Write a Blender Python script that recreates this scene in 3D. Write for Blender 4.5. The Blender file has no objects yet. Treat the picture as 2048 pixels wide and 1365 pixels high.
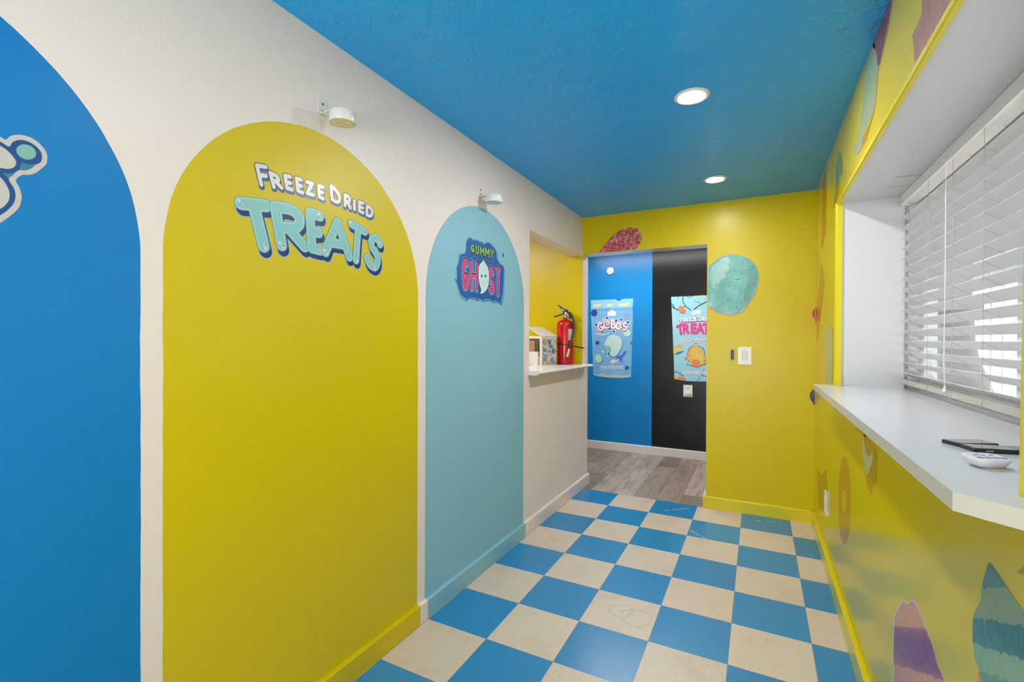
import bpy, bmesh, math, random
import numpy as np
from mathutils import Vector, Matrix
random.seed(7)
SC = bpy.context.scene
COL = SC.collection
PI = math.pi

# ------------------------------------------------------------------ camera
F_PX, CY = 944.974, 684.728
CAM = Vector((1.01324, -3.85379, 1.26742))
RR = Vector((0.886856, 0.462029, 0.004003))     # image right
DD = Vector((0.005860, -0.002585, -0.999979))   # image down
WW = Vector((-0.462009, 0.886861, -0.005000))   # forward
cam = bpy.data.cameras.new('camera')
cam.sensor_width = 36.0
cam.lens = F_PX / 2048 * 36.0
cam.shift_y = (CY - 682.5) / 2048
cam.clip_start = 0.02
camo = bpy.data.objects.new('camera', cam)
COL.objects.link(camo)
m = Matrix((( RR.x, -DD.x, -WW.x, CAM.x), (RR.y, -DD.y, -WW.y, CAM.y), (RR.z, -DD.z, -WW.z, CAM.z), (0, 0, 0, 1)))
camo.matrix_world = m
SC.camera = camo

# ------------------------------------------------------------------ light and exposure
SC.view_settings.view_transform = 'Standard'
SC.view_settings.look = 'None'
SC.view_settings.gamma = 1.0
SC.view_settings.use_curve_mapping = False
SC.view_settings.exposure = 0.2
SC.cycles.use_denoising = True
SC.cycles.max_bounces = 10
SC.cycles.diffuse_bounces = 6
SC.cycles.glossy_bounces = 4
SC.cycles.transparent_max_bounces = 12
SC.cycles.sample_clamp_indirect = 8.0
SC.cycles.caustics_reflective = False
SC.cycles.caustics_refractive = False
DAY = 2.7
LAMP = 300.0
wd = bpy.data.worlds.new('daylight')
SC.world = wd
wd.use_nodes = True
bg = wd.node_tree.nodes['Background']
bg.inputs[0].default_value = (1.0, 0.99, 0.992, 1)
bg.inputs[1].default_value = DAY

def area(name, loc, size, power, color=(1, .97, .92), rot=(0, 0, 0), size_y=None, portal=False, spread=PI):
    L = bpy.data.lights.new(name, 'AREA')
    L.energy = power; L.color = color; L.size = size
    if size_y:
        L.shape = 'RECTANGLE'; L.size_y = size_y
    else:
        L.shape = 'DISK'
    L.spread = spread
    o = bpy.data.objects.new(name, L); COL.objects.link(o)
    o.location = loc; o.rotation_euler = rot
    if portal: L.cycles.is_portal = True
    return o
# daylight comes in through the window, the hall and staff room lamps stand behind the openings
area('window_portal', (1.79, -1.95, 1.5), 1.9, 1, rot=(0, PI/2, 0), size_y=0.95, portal=True).rotation_euler = (0, PI/2, 0)
area('added_opening_portal', (.525, -5.71, 1.06), 1.15, 1, rot=(PI/2, 0, PI), size_y=2.12, portal=True)  # daylight through the opening added behind the camera
area('added_bounce_fill', (.55, -5.35, 1.0), 1.1, 46, color=(1, .95, .95), rot=(math.radians(180 - 42), 0, 0))  # added fill light, unseen, to brighten ceiling and upper walls
area('hall_lamp', (-0.1, 0.86, 2.30), 1.5, 28, size_y=0.10)
area('staff_room_lamp', (-1.5, -1.3, 2.30), 0.6, 40, size_y=0.6)

sl = bpy.data.lights.new('sun', 'SUN'); sl.energy = 3.5; sl.angle = .01; sl.color = (1, .98, .95)
so = bpy.data.objects.new('sun', sl); COL.objects.link(so); so.rotation_euler = (0, math.radians(-42), 0)

# ------------------------------------------------------------------ measured room
T = 0.3048
XL, XR = -0.325, 1.364          # wall faces
XLB, XRB = -0.307, 1.346        # baseboard faces
YB = 0.017                      # back wall face
H = 2.314
BH = 0.088
Y0 = -5.6
YF = 1.515                      # far wall of the hall
OY0, OY1, OZ0, OZ1 = -1.04, 0.025, 1.035, 1.992   # pass-through
WY0, WY1, WZ0, WZ1 = -2.926, -1.0, 1.043, 1.955   # window bay
XD = 0.666                      # doorway right edge
ZD = 2.0

def ray(u, v):
    return (WW * F_PX + RR * (u - 1024) + DD * (v - CY))
def on_plane(axis, val, u, v):
    d = ray(u, v); t = (val - CAM[axis]) / d[axis]
    return CAM + d * t

# ------------------------------------------------------------------ materials
def s2l(c):
    return tuple(((x / 255) / 12.92 if x / 255 <= 0.04045 else ((x / 255 + 0.055) / 1.055) ** 2.4) for x in c)
class NT:
    def __init__(s, name):
        s.m = bpy.data.materials.new(name); s.m.use_nodes = True
        s.n = s.m.node_tree.nodes; s.l = s.m.node_tree.links
        s.b = s.n['Principled BSDF']
    def link(s, a, b): s.l.new(a, b)
    def val(s, sock, x):
        if isinstance(x, bpy.types.NodeSocket): s.l.new(x, sock)
        else: sock.default_value = x
    def math(s, op, a, b=0.0, c=0.0, clamp=False):
        n = s.n.new('ShaderNodeMath'); n.operation = op; n.use_clamp = clamp
        s.val(n.inputs[0], a); s.val(n.inputs[1], b); s.val(n.inputs[2], c)
        return n.outputs[0]
    def pos(s):
        g = s.n.new('ShaderNodeNewGeometry'); x = s.n.new('ShaderNodeSeparateXYZ')
        s.link(g.outputs['Position'], x.inputs[0]); s.P = g.outputs['Position']
        return x.outputs
    def mix(s, f, a, b):
        n = s.n.new('ShaderNodeMix'); n.data_type = 'RGBA'
        s.val(n.inputs[0], f)
        for i, x in ((6, a), (7, b)):
            if isinstance(x, tuple): n.inputs[i].default_value = (*x[:3], 1)
            else: s.link(x, n.inputs[i])
        return n.outputs[2]
    def noise(s, scale, detail=2, rough=.5, vec=None, out='Fac'):
        n = s.n.new('ShaderNodeTexNoise')
        n.inputs['Scale'].default_value = scale; n.inputs['Detail'].default_value = detail; n.inputs['Roughness'].default_value = rough
        s.link(vec if vec is not None else s.P, n.inputs['Vector'])
        return n.outputs[out]
    def scalev(s, v, k):
        n = s.n.new('ShaderNodeVectorMath'); n.operation = 'MULTIPLY'
        s.link(v, n.inputs[0]); n.inputs[1].default_value = k
        return n.outputs[0]
    def ramp(s, f, stops, interp='LINEAR'):
        n = s.n.new('ShaderNodeValToRGB'); n.color_ramp.interpolation = interp
        e = n.color_ramp.elements
        while len(e) > 1: e.remove(e[-1])
        e[0].position = stops[0][0]; e[0].color = (*stops[0][1], 1)
        for p, c in stops[1:]:
            k = e.new(p); k.color = (*c, 1)
        s.link(f, n.inputs[0]); return n.outputs[0]
    def bump(s, h, dist=.001, strength=1.0):
        n = s.n.new('ShaderNodeBump'); n.inputs['Distance'].default_value = dist; n.inputs['Strength'].default_value = strength
        s.link(h, n.inputs['Height']); s.link(n.outputs[0], s.b.inputs['Normal'])
    def setup(s, color=None, rough=.5, metal=0, spec=.5, **k):
        if color is not None:
            if isinstance(color, tuple): s.b.inputs['Base Color'].default_value = (*color[:3], 1)
            else: s.link(color, s.b.inputs['Base Color'])
        s.val(s.b.inputs['Roughness'], rough); s.b.inputs['Metallic'].default_value = metal
        s.b.inputs['Specular IOR Level'].default_value = spec
        for a, v in k.items(): s.b.inputs[a.replace('_', ' ')].default_value = v
        return s.m

BLUE = (0.0, 0.185, 0.52)
YEL = (0.600, 0.465, 0.0)
AQUA = (0.225, 0.470, 0.58)
WHITE = (0.75, 0.665, 0.64)

def wall_paint(name, col, rough=.28, scale=130, dist=.0006, spec=.5):
    t = NT(name); t.pos()
    n = t.noise(scale, 3, .6)
    mott = t.noise(3.0, 2)
    c = t.mix(t.math('MULTIPLY', mott, .18), col, tuple(x * .82 for x in col))
    t.setup(c, rough, spec=spec)
    t.bump(n, dist)
    return t.m
def plain(name, col, rough=.4, metal=0, spec=.5, **k):
    """small parts: a base colour with a faint procedural variation"""
    t = NT(name); t.pos()
    n = t.noise(60, 2)
    c = t.mix(n, tuple(x * .95 for x in col), tuple(min(1, x * 1.04) for x in col))
    return t.setup(c, rough, metal, spec, **k)

M_YEL = wall_paint('yellow_paint', YEL, .17, 60, .0003, .38)
M_YELB = wall_paint('yellow_paint_back_wall', YEL, .3, 130, .0006, .3)
M_YTRIM = wall_paint('yellow_gloss_trim', (0.66, 0.54, 0.01), .25, 40, .0003)
M_WHT = wall_paint('white_wall_paint', WHITE, .4)
M_WGLOSS = wall_paint('white_gloss_trim_paint', (0.68, 0.655, 0.62), .22, 60, .0002)
M_HBLUE = wall_paint('hall_blue_paint', (0.0, 0.19, 0.50), .25, 130, .0005, .35)
M_BLACK = wall_paint('hall_black_paint', (0.004, 0.004, 0.005), .22, 130, .0005, .3)

def ceiling_mat():
    t = NT('blue_ceiling_knockdown'); t.pos()
    a = t.noise(16, 5, .62); b = t.noise(95, 3, .6)
    a2 = t.math('SMOOTH_MIN', a, .53, .04)
    h = t.math('ADD', t.math('MULTIPLY', a2, 2.2), t.math('MULTIPLY', b, .35))
    c = t.mix(t.noise(2.2, 3), (0.0, 0.31, 0.76), (0.0, 0.35, 0.84))
    t.setup(c, .31, spec=.5); t.bump(h, .0062)
    return t.m
M_CEIL = ceiling_mat()

def arch_mat(name, rough, dist):
    t = NT(name); X, Y, Z = t.pos()
    wob = t.math('MULTIPLY', t.math('SUBTRACT', t.noise(9, 2), .5), .006)
    yw = t.math('ADD', Y, wob)
    col = WHITE
    mot = t.noise(2.5, 2)
    for yc, r, z0, tilt, c in ((-3.756, .5065, 1.475, 0, BLUE), (-2.694, .5065, 1.468, -.045, YEL), (-1.627, .507, 1.478, 0, AQUA)):
        dy = t.math('SUBTRACT', yw, yc)
        zt = t.math('SUBTRACT', t.math('SUBTRACT', Z, z0), t.math('MULTIPLY', dy, tilt))
        up = t.math('MAXIMUM', zt, 0.0)
        d = t.math('SQRT', t.math('ADD', t.math('MULTIPLY', dy, dy), t.math('MULTIPLY', up, up)))
        msk = t.math('LESS_THAN', d, r)
        cc = t.mix(t.math('MULTIPLY', mot, .2), c, tuple(x * .82 for x in c))
        col = t.mix(msk, col, cc)
    t.setup(col, rough, spec=.38)
    a = t.noise(170, 3, .6); b = t.noise(45, 2)
    t.bump(t.math('ADD', a, b), dist * .55)
    return t.m
M_ARCH = arch_mat('left_wall_painted_arches', .40, .0007)
M_ARCHB = arch_mat('left_baseboard_painted', .25, .0001)

def floor_mat():
    t = NT('checker_vinyl_tiles'); X, Y, Z = t.pos()
    fx = t.math('DIVIDE', X, T); fy = t.math('DIVIDE', Y, T)
    ix = t.math('FLOOR', fx); iy = t.math('FLOOR', fy)
    par = t.math('FLOORED_MODULO', t.math('ADD', ix, iy), 2.0)       # (-1,-1) blue
    isblue = t.math('LESS_THAN', par, .5)
    idx = t.n.new('ShaderNodeCombineXYZ'); t.link(ix, idx.inputs[0]); t.link(iy, idx.inputs[1])
    wn = t.n.new('ShaderNodeTexWhiteNoise'); t.link(idx.outputs[0], wn.inputs['Vector'])
    sp = t.noise(130, 3, .7); sp2 = t.noise(70, 2)
    speck = t.math('GREATER_THAN', sp, .60)
    speckw = t.math('GREATER_THAN', sp2, .69)
    cream = t.mix(t.math('MULTIPLY', speck, .45), (0.62, 0.515, 0.41), (0.27, 0.21, 0.15))
    cream = t.mix(t.math('MULTIPLY', speckw, .4), cream, (0.80, 0.74, 0.64))
    cream = t.mix(t.math('MULTIPLY', wn.outputs['Value'], .22), cream, (0.52, 0.42, 0.325))
    # worn smudges
    dirt = t.noise(5.5, 5, .65)
    dm = t.math('MULTIPLY', t.math('SUBTRACT', dirt, .52, clamp=True), 2.3, clamp=True)
    cream = t.mix(dm, cream, (0.42, 0.335, 0.25))
    # a smudged double ring
    wa = t.math('MULTIPLY', t.math('SUBTRACT', t.noise(11, 3), .5), .07); wb = t.math('MULTIPLY', t.math('SUBTRACT', t.noise(8, 3), .5), .07)
    for (cx, cy, r1) in ((.455, -1.66, .050), (.53, -1.685, .066), (.40, -1.345, .055)):
        dx = t.math('SUBTRACT', t.math('ADD', X, wa), cx); dy = t.math('SUBTRACT', t.math('ADD', Y, wb), cy)
        d = t.math('SQRT', t.math('ADD', t.math('MULTIPLY', dx, dx), t.math('MULTIPLY', dy, dy)))
        ring = t.math('SUBTRACT', 1.0, t.math('DIVIDE', t.math('ABSOLUTE', t.math('SUBTRACT', d, r1)), .012), clamp=True)
        ring = t.math('MULTIPLY', ring, t.math('MULTIPLY', t.noise(22, 3), .7))
        cream = t.mix(ring, cream, (0.34, 0.27, 0.18))
    blue = t.mix(wn.outputs['Value'], (0.012, 0.205, 0.46), (0.022, 0.235, 0.49))
    blue = t.mix(t.math('MULTIPLY', t.noise(20, 4), .3), blue, (0.05, 0.25, 0.45))
    scr = t.noise(30, 4, .7, vec=t.scalev(t.P, (6, .7, 1)))
    blue = t.mix(t.math('MULTIPLY', t.math('GREATER_THAN', scr, .70), .18), blue, (0.30, 0.45, 0.58))
    c = t.mix(isblue, cream, blue)
    # seams
    def edge(f):
        fr = t.math('FRACT', f); return t.math('MINIMUM', fr, t.math('SUBTRACT', 1.0, fr))
    e = t.math('MINIMUM', edge(fx), edge(fy))
    seam = t.math('LESS_THAN', e, .0030)
    c = t.mix(t.math('MULTIPLY', seam, .7), c, (0.12, 0.10, 0.08))
    # pale scuffs near the hall
    for (x0, y0, x1, y1, w, cc) in ((.40, -.21, .57, -.07, .010, (.55, .62, .66)), (.33, -.30, .50, -.33, .008, (.20, .17, .13)), (.42, -.30, .52, -.42, .006, (.28, .24, .18)), (.62, -.52, .72, -.60, .008, (.62, .64, .64)), (.60, -.44, .66, -.55, .006, (.36, .31, .24)), (1.07, -.11, 1.16, -.05, .006, (.50, .55, .58)), (1.01, -.11, 1.03, -.11, .016, (.60, .60, .58))):
        L2 = (x1 - x0) ** 2 + (y1 - y0) ** 2
        px = t.math('SUBTRACT', X, x0); py = t.math('SUBTRACT', Y, y0)
        h = t.math('DIVIDE', t.math('ADD', t.math('MULTIPLY', px, x1 - x0), t.math('MULTIPLY', py, y1 - y0)), L2, clamp=True)
        qx = t.math('SUBTRACT', px, t.math('MULTIPLY', h, x1 - x0)); qy = t.math('SUBTRACT', py, t.math('MULTIPLY', h, y1 - y0))
        d = t.math('SQRT', t.math('ADD', t.math('MULTIPLY', qx, qx), t.math('MULTIPLY', qy, qy)))
        mk = t.math('SUBTRACT', 1.0, t.math('DIVIDE', d, w), clamp=True)
        mk = t.math('MULTIPLY', mk, t.math('GREATER_THAN', t.noise(60, 3), .47))
        c = t.mix(t.math('MULTIPLY', mk, .8), c, cc)
    rough = t.math('ADD', .26, t.math('MULTIPLY', t.math('SUBTRACT', 1.0, isblue), .12))
    t.setup(c, rough, spec=.45)
    t.bump(t.noise(40, 3), .0003)
    return t.m
M_FLOOR = floor_mat()

def wood_floor():
    t = NT('grey_wood_planks'); X, Y, Z = t.pos()
    W_, L_ = .178, 1.15
    fx = t.math('DIVIDE', t.math('ADD', X, .06), W_); ix = t.math('FLOOR', fx)
    w1 = t.n.new('ShaderNodeTexWhiteNoise'); w1.noise_dimensions = '1D'; t.link(ix, w1.inputs['W'])
    fy = t.math('ADD', t.math('DIVIDE', Y, L_), t.math('MULTIPLY', w1.outputs['Value'], 7.3)); iy = t.math('FLOOR', fy)
    cb = t.n.new('ShaderNodeCombineXYZ'); t.link(ix, cb.inputs[0]); t.link(iy, cb.inputs[1])
    w2 = t.n.new('ShaderNodeTexWhiteNoise'); t.link(cb.outputs[0], w2.inputs['Vector'])
    off = t.n.new('ShaderNodeVectorMath'); off.operation = 'ADD'
    t.link(t.scalev(t.P, (9, 1.3, 1)), off.inputs[0]); t.link(t.scalev(w2.outputs['Color'], (30, 30, 30)), off.inputs[1])
    g = t.noise(2.6, 6, .65, vec=off.outputs[0])
    base = t.ramp(w2.outputs['Value'], [(0, (.16, .12, .095)), (.35, (.25, .195, .155)), (.65, (.34, .27, .21)), (1, (.50, .41, .33))])
    c = t.mix(t.math('MULTIPLY', t.math('SUBTRACT', g, .43, clamp=True), 2.4, clamp=True), base, (.125, .095, .075))
    fr = t.math('FRACT', fx); e = t.math('MINIMUM', fr, t.math('SUBTRACT', 1.0, fr))
    fr2 = t.math('FRACT', fy); e2 = t.math('MULTIPLY', t.math('MINIMUM', fr2, t.math('SUBTRACT', 1.0, fr2)), 6.0)
    seam = t.math('LESS_THAN', t.math('MINIMUM', e, e2), .010)
    c = t.mix(t.math('MULTIPLY', seam, .6), c, (.06, .05, .045))
    t.setup(c, .38, spec=.4); t.bump(g, .0004)
    return t.m
M_WOOD = wood_floor()

M_WPLAST = plain('white_plastic', (.70, .69, .67), .3)
M_PANEL = wall_paint('white_bay_panel', (.58, .58, .58), .35, 20, .0001)
M_SILL = wall_paint('white_sill_gloss', (.60, .60, .60), .20, 30, .0001)
M_SILLE = wall_paint('sill_bare_edge', (.56, .52, .40), .45, 90, .0006)
def slat_mat():
    t = NT('white_blind_slat'); t.pos()
    t.setup((.80, .80, .80), .35, spec=.4)
    tr = t.n.new('ShaderNodeBsdfTranslucent'); tr.inputs[0].default_value = (.9, .9, .9, 1)
    mx = t.n.new('ShaderNodeMixShader'); mx.inputs[0].default_value = .10
    t.link(t.b.outputs[0], mx.inputs[1]); t.link(tr.outputs[0], mx.inputs[2])
    t.link(mx.outputs[0], t.n['Material Output'].inputs[0]); return t.m
M_SLAT = slat_mat()
M_CORD = plain('blind_cord', (.42, .42, .42), .8)
M_CORDW = plain('white_lift_cord', (.85, .85, .85), .7)
M_VINYL = plain('window_vinyl', (.80, .80, .80), .35)
def glass_mat():
    t = NT('window_glass')
    t.n.remove(t.b)
    tr = t.n.new('ShaderNodeBsdfTransparent'); gl = t.n.new('ShaderNodeBsdfGlossy'); gl.inputs['Roughness'].default_value = .02
    mx = t.n.new('ShaderNodeMixShader'); mx.inputs[0].default_value = .06
    tr.inputs[0].default_value = (.95, .97, .96, 1)
    t.link(tr.outputs[0], mx.inputs[1]); t.link(gl.outputs[0], mx.inputs[2]); t.link(mx.outputs[0], t.n['Material Output'].inputs[0])
    return t.m
M_GLASS = glass_mat()
def emit_mat(name, col, st):
    t = NT(name); t.setup((0.8, .8, .8), .4)
    t.b.inputs['Emission Color'].default_value = (*col, 1); t.b.inputs['Emission Strength'].default_value = st
    return t.m
M_LENS = [emit_mat('lit_lamp_lens', (1, .985, .96), LAMP * k) for k in (2.3, .62, .42, .8)]

# ------------------------------------------------------------------ mesh helpers
def bm_new(): return bmesh.new()
def tag(o, label=None, cat=None, group=None, kind=None):
    if label: o['label'] = label
    if cat: o['category'] = cat
    if group: o['group'] = group
    if kind: o['kind'] = kind
    return o
def thing(name, label, cat, loc=(0, 0, 0), group=None, kind=None):
    o = bpy.data.objects.new(name, None); COL.objects.link(o); o.location = loc
    o.empty_display_size = .05
    return tag(o, label, cat, group, kind)
def obj(name, bm, mats, parent=None, loc=None, smooth=False, bevel=0, seg=2):
    """links a bmesh given in world coordinates as one mesh; its origin goes to the parent's place"""
    if not isinstance(mats, (list, tuple)): mats = [mats]
    if bevel:
        bmesh.ops.bevel(bm, geom=[e for e in bm.edges if len(e.link_faces) == 2 and e.calc_face_angle(0) > .6], offset=bevel, segments=seg, affect='EDGES', profile=.5)
    me = bpy.data.meshes.new(name); bm.normal_update(); 
    if parent is not None:
        base = Vector(parent.location); q = parent.parent
        while q is not None: base += Vector(q.location); q = q.parent
        off = base
    else:
        off = Vector(loc) if loc is not None else Vector((0, 0, 0))
    bmesh.ops.translate(bm, verts=bm.verts, vec=-off)
    bm.to_mesh(me); bm.free()
    for mt in mats: me.materials.append(mt)
    if smooth:
        me.polygons.foreach_set('use_smooth', [True] * len(me.polygons))
        me.update()
        try: me.set_sharp_from_angle(angle=math.radians(40))
        except Exception: pass
    o = bpy.data.objects.new(name, me); COL.objects.link(o)
    if parent is not None: o.parent = parent
    else: o.location = off
    return o
def center_of(bm):
    a = [v.co for v in bm.verts]
    return Vector(((min(c.x for c in a) + max(c.x for c in a)) / 2, (min(c.y for c in a) + max(c.y for c in a)) / 2, min(c.z for c in a)))
def box(bm, x0, x1, y0, y1, z0, z1, mi=0, faces=None):
    vs = [bm.verts.new((x, y, z)) for x in (x0, x1) for y in (y0, y1) for z in (z0, z1)]
    F = {'-x': (0, 1, 3, 2), '+x': (4, 6, 7, 5), '-y': (0, 4, 5, 1), '+y': (2, 3, 7, 6), '-z': (0, 2, 6, 4), '+z': (1, 5, 7, 3)}
    for k, ix in F.items():
        f = bm.faces.new([vs[i] for i in ix]); f.material_index = (faces or {}).get(k, mi)
    return vs
def obox(bm, c, ax, ay, az, hx, hy, hz, mi=0):
    c = Vector(c); ax = Vector(ax).normalized(); ay = Vector(ay).normalized(); az = Vector(az).normalized()
    vs = [bm.verts.new(c + ax * sx * hx + ay * sy * hy + az * sz * hz) for sx in (-1, 1) for sy in (-1, 1) for sz in (-1, 1)]
    for ix in ((0, 1, 3, 2), (4, 6, 7, 5), (0, 4, 5, 1), (2, 3, 7, 6), (0, 2, 6, 4), (1, 5, 7, 3)):
        f = bm.faces.new([vs[i] for i in ix]); f.material_index = mi
    bmesh.ops.recalc_face_normals(bm, faces=bm.faces)
def lathe(bm, c, prof, n=40, axis='z', mi=0, cap=True):
    """prof: list of (r, h)"""
    c = Vector(c); rings = []
    for r, h in prof:
        ring = []
        for i in range(n):
            a = 2 * PI * i / n
            p = {'z': Vector((r * math.cos(a), r * math.sin(a), h)), 'x': Vector((h, r * math.cos(a), r * math.sin(a))), 'y': Vector((r * math.cos(a), h, r * math.sin(a)))}[axis]
            ring.append(bm.verts.new(c + p))
        rings.append(ring)
    for a, b in zip(rings, rings[1:]):
        for i in range(n):
            f = bm.faces.new((a[i], a[(i + 1) % n], b[(i + 1) % n], b[i])); f.material_index = mi
    if cap:
        for rg in (rings[0], rings[-1]):
            f = bm.faces.new(rg); f.material_index = mi
    bmesh.ops.recalc_face_normals(bm, faces=bm.faces)
def tube(bm, pts, r, n=8, mi=0):
    pts = [Vector(p) for p in pts]; rings = []
    rs = r if isinstance(r, (list, tuple)) else [r] * len(pts)
    up = None
    for i, p in enumerate(pts):
        d = (pts[min(i + 1, len(pts) - 1)] - pts[max(i - 1, 0)]).normalized()
        if up is None:
            up = Vector((0, 0, 1)) if abs(d.z) < .9 else Vector((0, 1, 0))
        a = d.cross(up).normalized(); b = a.cross(d).normalized(); up = b
        rings.append([bm.verts.new(p + (a * math.cos(2 * PI * k / n) + b * math.sin(2 * PI * k / n)) * rs[i]) for k in range(n)])
    for A, B in zip(rings, rings[1:]):
        for i in range(n):
            f = bm.faces.new((A[i], A[(i + 1) % n], B[(i + 1) % n], B[i])); f.material_index = mi
    for rg in (rings[0], rings[-1]):
        f = bm.faces.new(rg); f.material_index = mi
    bmesh.ops.recalc_face_normals(bm, faces=bm.faces)
def prism(bm, poly, z0, z1, mi=0, side=None):
    a = [bm.verts.new((x, y, z0)) for x, y in poly]; b = [bm.verts.new((x, y, z1)) for x, y in poly]
    f = bm.faces.new(a); f.material_index = mi; f = bm.faces.new(b); f.material_index = mi
    for i in range(len(poly)):
        j = (i + 1) % len(poly)
        f = bm.faces.new((a[i], a[j], b[j], b[i])); f.material_index = mi if side is None else side
    bmesh.ops.recalc_face_normals(bm, faces=bm.faces)
def spline(pts, closed=True, n=6):
    P = [Vector((*p, 0)) if len(p) == 2 else Vector(p) for p in pts]; out = []; N = len(P)
    for i in range(N if closed else N - 1):
        g = lambda k: P[k % N] if closed else P[max(0, min(N - 1, k))]
        p0, p1, p2, p3 = g(i - 1), g(i), g(i + 1), g(i + 2)
        for k in range(n):
            t = k / n
            q = .5 * ((2 * p1) + (p2 - p0) * t + (2 * p0 - 5 * p1 + 4 * p2 - p3) * t * t + (3 * p1 - p0 - 3 * p2 + p3) * t ** 3)
            out.append(q)
    if not closed: out.append(P[-1])
    return out

# ------------------------------------------------------------------ flat artwork on walls
# plane: (axis, value, direction of the room)  ->  2D coordinates (a, z)
PL = {'L': (0, XL, 1, 1), 'R': (0, XR, -1, 1), 'B': (1, YB, -1, 0), 'F': (1, YF, -1, 0)}
def to2(pl, u, v):
    ax, val, sg, oa = PL[pl]
    p = on_plane(ax, val, u, v); return (p[oa], p[2])
def to3(pl, a, z, h):
    ax, val, sg, oa = PL[pl]
    c = [0, 0, z]; c[ax] = val + sg * h; c[oa] = a
    return Vector(c)
def loops_to_mesh(bm, pl, loops, h, mi):
    """fills closed 2D loops (holes allowed) and adds them to bm at height h over the wall"""
    cu = bpy.data.curves.new('tmp', 'CURVE'); cu.dimensions = '2D'; cu.fill_mode = 'BOTH'
    for lp in loops:
        s = cu.splines.new('POLY'); s.points.add(len(lp) - 1)
        for k, p in enumerate(lp): s.points[k].co = (p[0], p[1], 0, 1)
        s.use_cyclic_u = True
    o = bpy.data.objects.new('tmp', cu)
    me = bpy.data.meshes.new_from_object(o)
    vs = [bm.verts.new(to3(pl, v.co.x, v.co.y, h)) for v in me.vertices]
    for f in me.polygons:
        try:
            nf = bm.faces.new([vs[i] for i in f.vertices])
        except ValueError: continue
        nf.material_index = mi
        nf.normal_update()
        ax, val, sg, oa = PL[pl]
        if nf.normal[ax] * sg < 0: nf.normal_flip()
    bpy.data.objects.remove(o); bpy.data.curves.remove(cu); bpy.data.meshes.remove(me)
def contours(D, x0, y0, d, level=0.0):
    """marching squares on grid D[iy, ix] < level inside"""
    S = D - level; ny, nx = S.shape; seg = {}
    ins = S < 0
    c = ins[:-1, :-1] * 1 + ins[:-1, 1:] * 2 + ins[1:, 1:] * 4 + ins[1:, :-1] * 8
    tb = {1: [(3, 0)], 2: [(0, 1)], 3: [(3, 1)], 4: [(1, 2)], 5: [(3, 2), (1, 0)], 6: [(0, 2)], 7: [(3, 2)], 8: [(2, 3)], 9: [(2, 0)], 10: [(0, 3), (2, 1)], 11: [(2, 1)], 12: [(1, 3)], 13: [(1, 0)], 14: [(0, 3)]}
    def ekey(iy, ix, e):
        return {0: (iy, ix, 'h'), 1: (iy, ix + 1, 'v'), 2: (iy + 1, ix, 'h'), 3: (iy, ix, 'v')}[e]
    def epos(k):
        iy, ix, t = k
        a = S[iy, ix]; b = S[iy, ix + 1] if t == 'h' else S[iy + 1, ix]
        f = a / (a - b)
        return (x0 + (ix + f) * d, y0 + iy * d) if t == 'h' else (x0 + ix * d, y0 + (iy + f) * d)
    nxt = {}
    for iy, ix in zip(*np.nonzero((c > 0) & (c < 15))):
        for a, b in tb[int(c[iy, ix])]:
            nxt[ekey(iy, ix, a)] = ekey(iy, ix, b)
    out = []
    while nxt:
        k = next(iter(nxt)); lp = []
        while k in nxt:
            lp.append(epos(k)); k = nxt.pop(k)
        if len(lp) > 5: out.append(lp[::2] if len(lp) > 16 else lp)
    return out
def field(strokes, res, pad):
    """strokes: [(points, radius)] -> distance field"""
    P = np.array([p for s, r in strokes for p in s]); rm = max(r for s, r in strokes) + pad
    x0, y0 = P.min(0) - rm; x1, y1 = P.max(0) + rm
    xs = np.arange(x0, x1 + res, res); ys = np.arange(y0, y1 + res, res)
    Xg, Yg = np.meshgrid(xs, ys); D = np.full(Xg.shape, 9.0)
    for s, r in strokes:
        s = [tuple(q) for q in s]
        if len(s) == 1: s = s * 2
        for a, b in zip(s, s[1:]):
            ax, ay = a; bx, by = b; L = (bx - ax) ** 2 + (by - ay) ** 2
            t = np.clip(((Xg - ax) * (bx - ax) + (Yg - ay) * (by - ay)) / L, 0, 1) if L > 1e-12 else 0
            D = np.minimum(D, np.hypot(Xg - ax - t * (bx - ax), Yg - ay - t * (by - ay)) - r)
    return D, x0, y0
def stroke_layers(bm, pl, strokes, layers, res=.0016):
    """layers: [(grow, (da, dz), height, material index)]"""
    pad = max(0, max(l[0] for l in layers)) + 3 * res
    D, x0, y0 = field(strokes, res, pad)
    for g, (da, dz), h, mi in layers:
        lp = contours(D, x0, y0, res, g)
        lp = [[(x + da, y + dz) for x, y in l] for l in lp]
        if lp: loops_to_mesh(bm, pl, lp, h, mi)
def arc(cx, cy, rx, ry, a0, a1, n=9):
    return [(cx + rx * math.cos(math.radians(a0 + (a1 - a0) * i / n)), cy + ry * math.sin(math.radians(a0 + (a1 - a0) * i / n))) for i in range(n + 1)]
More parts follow.
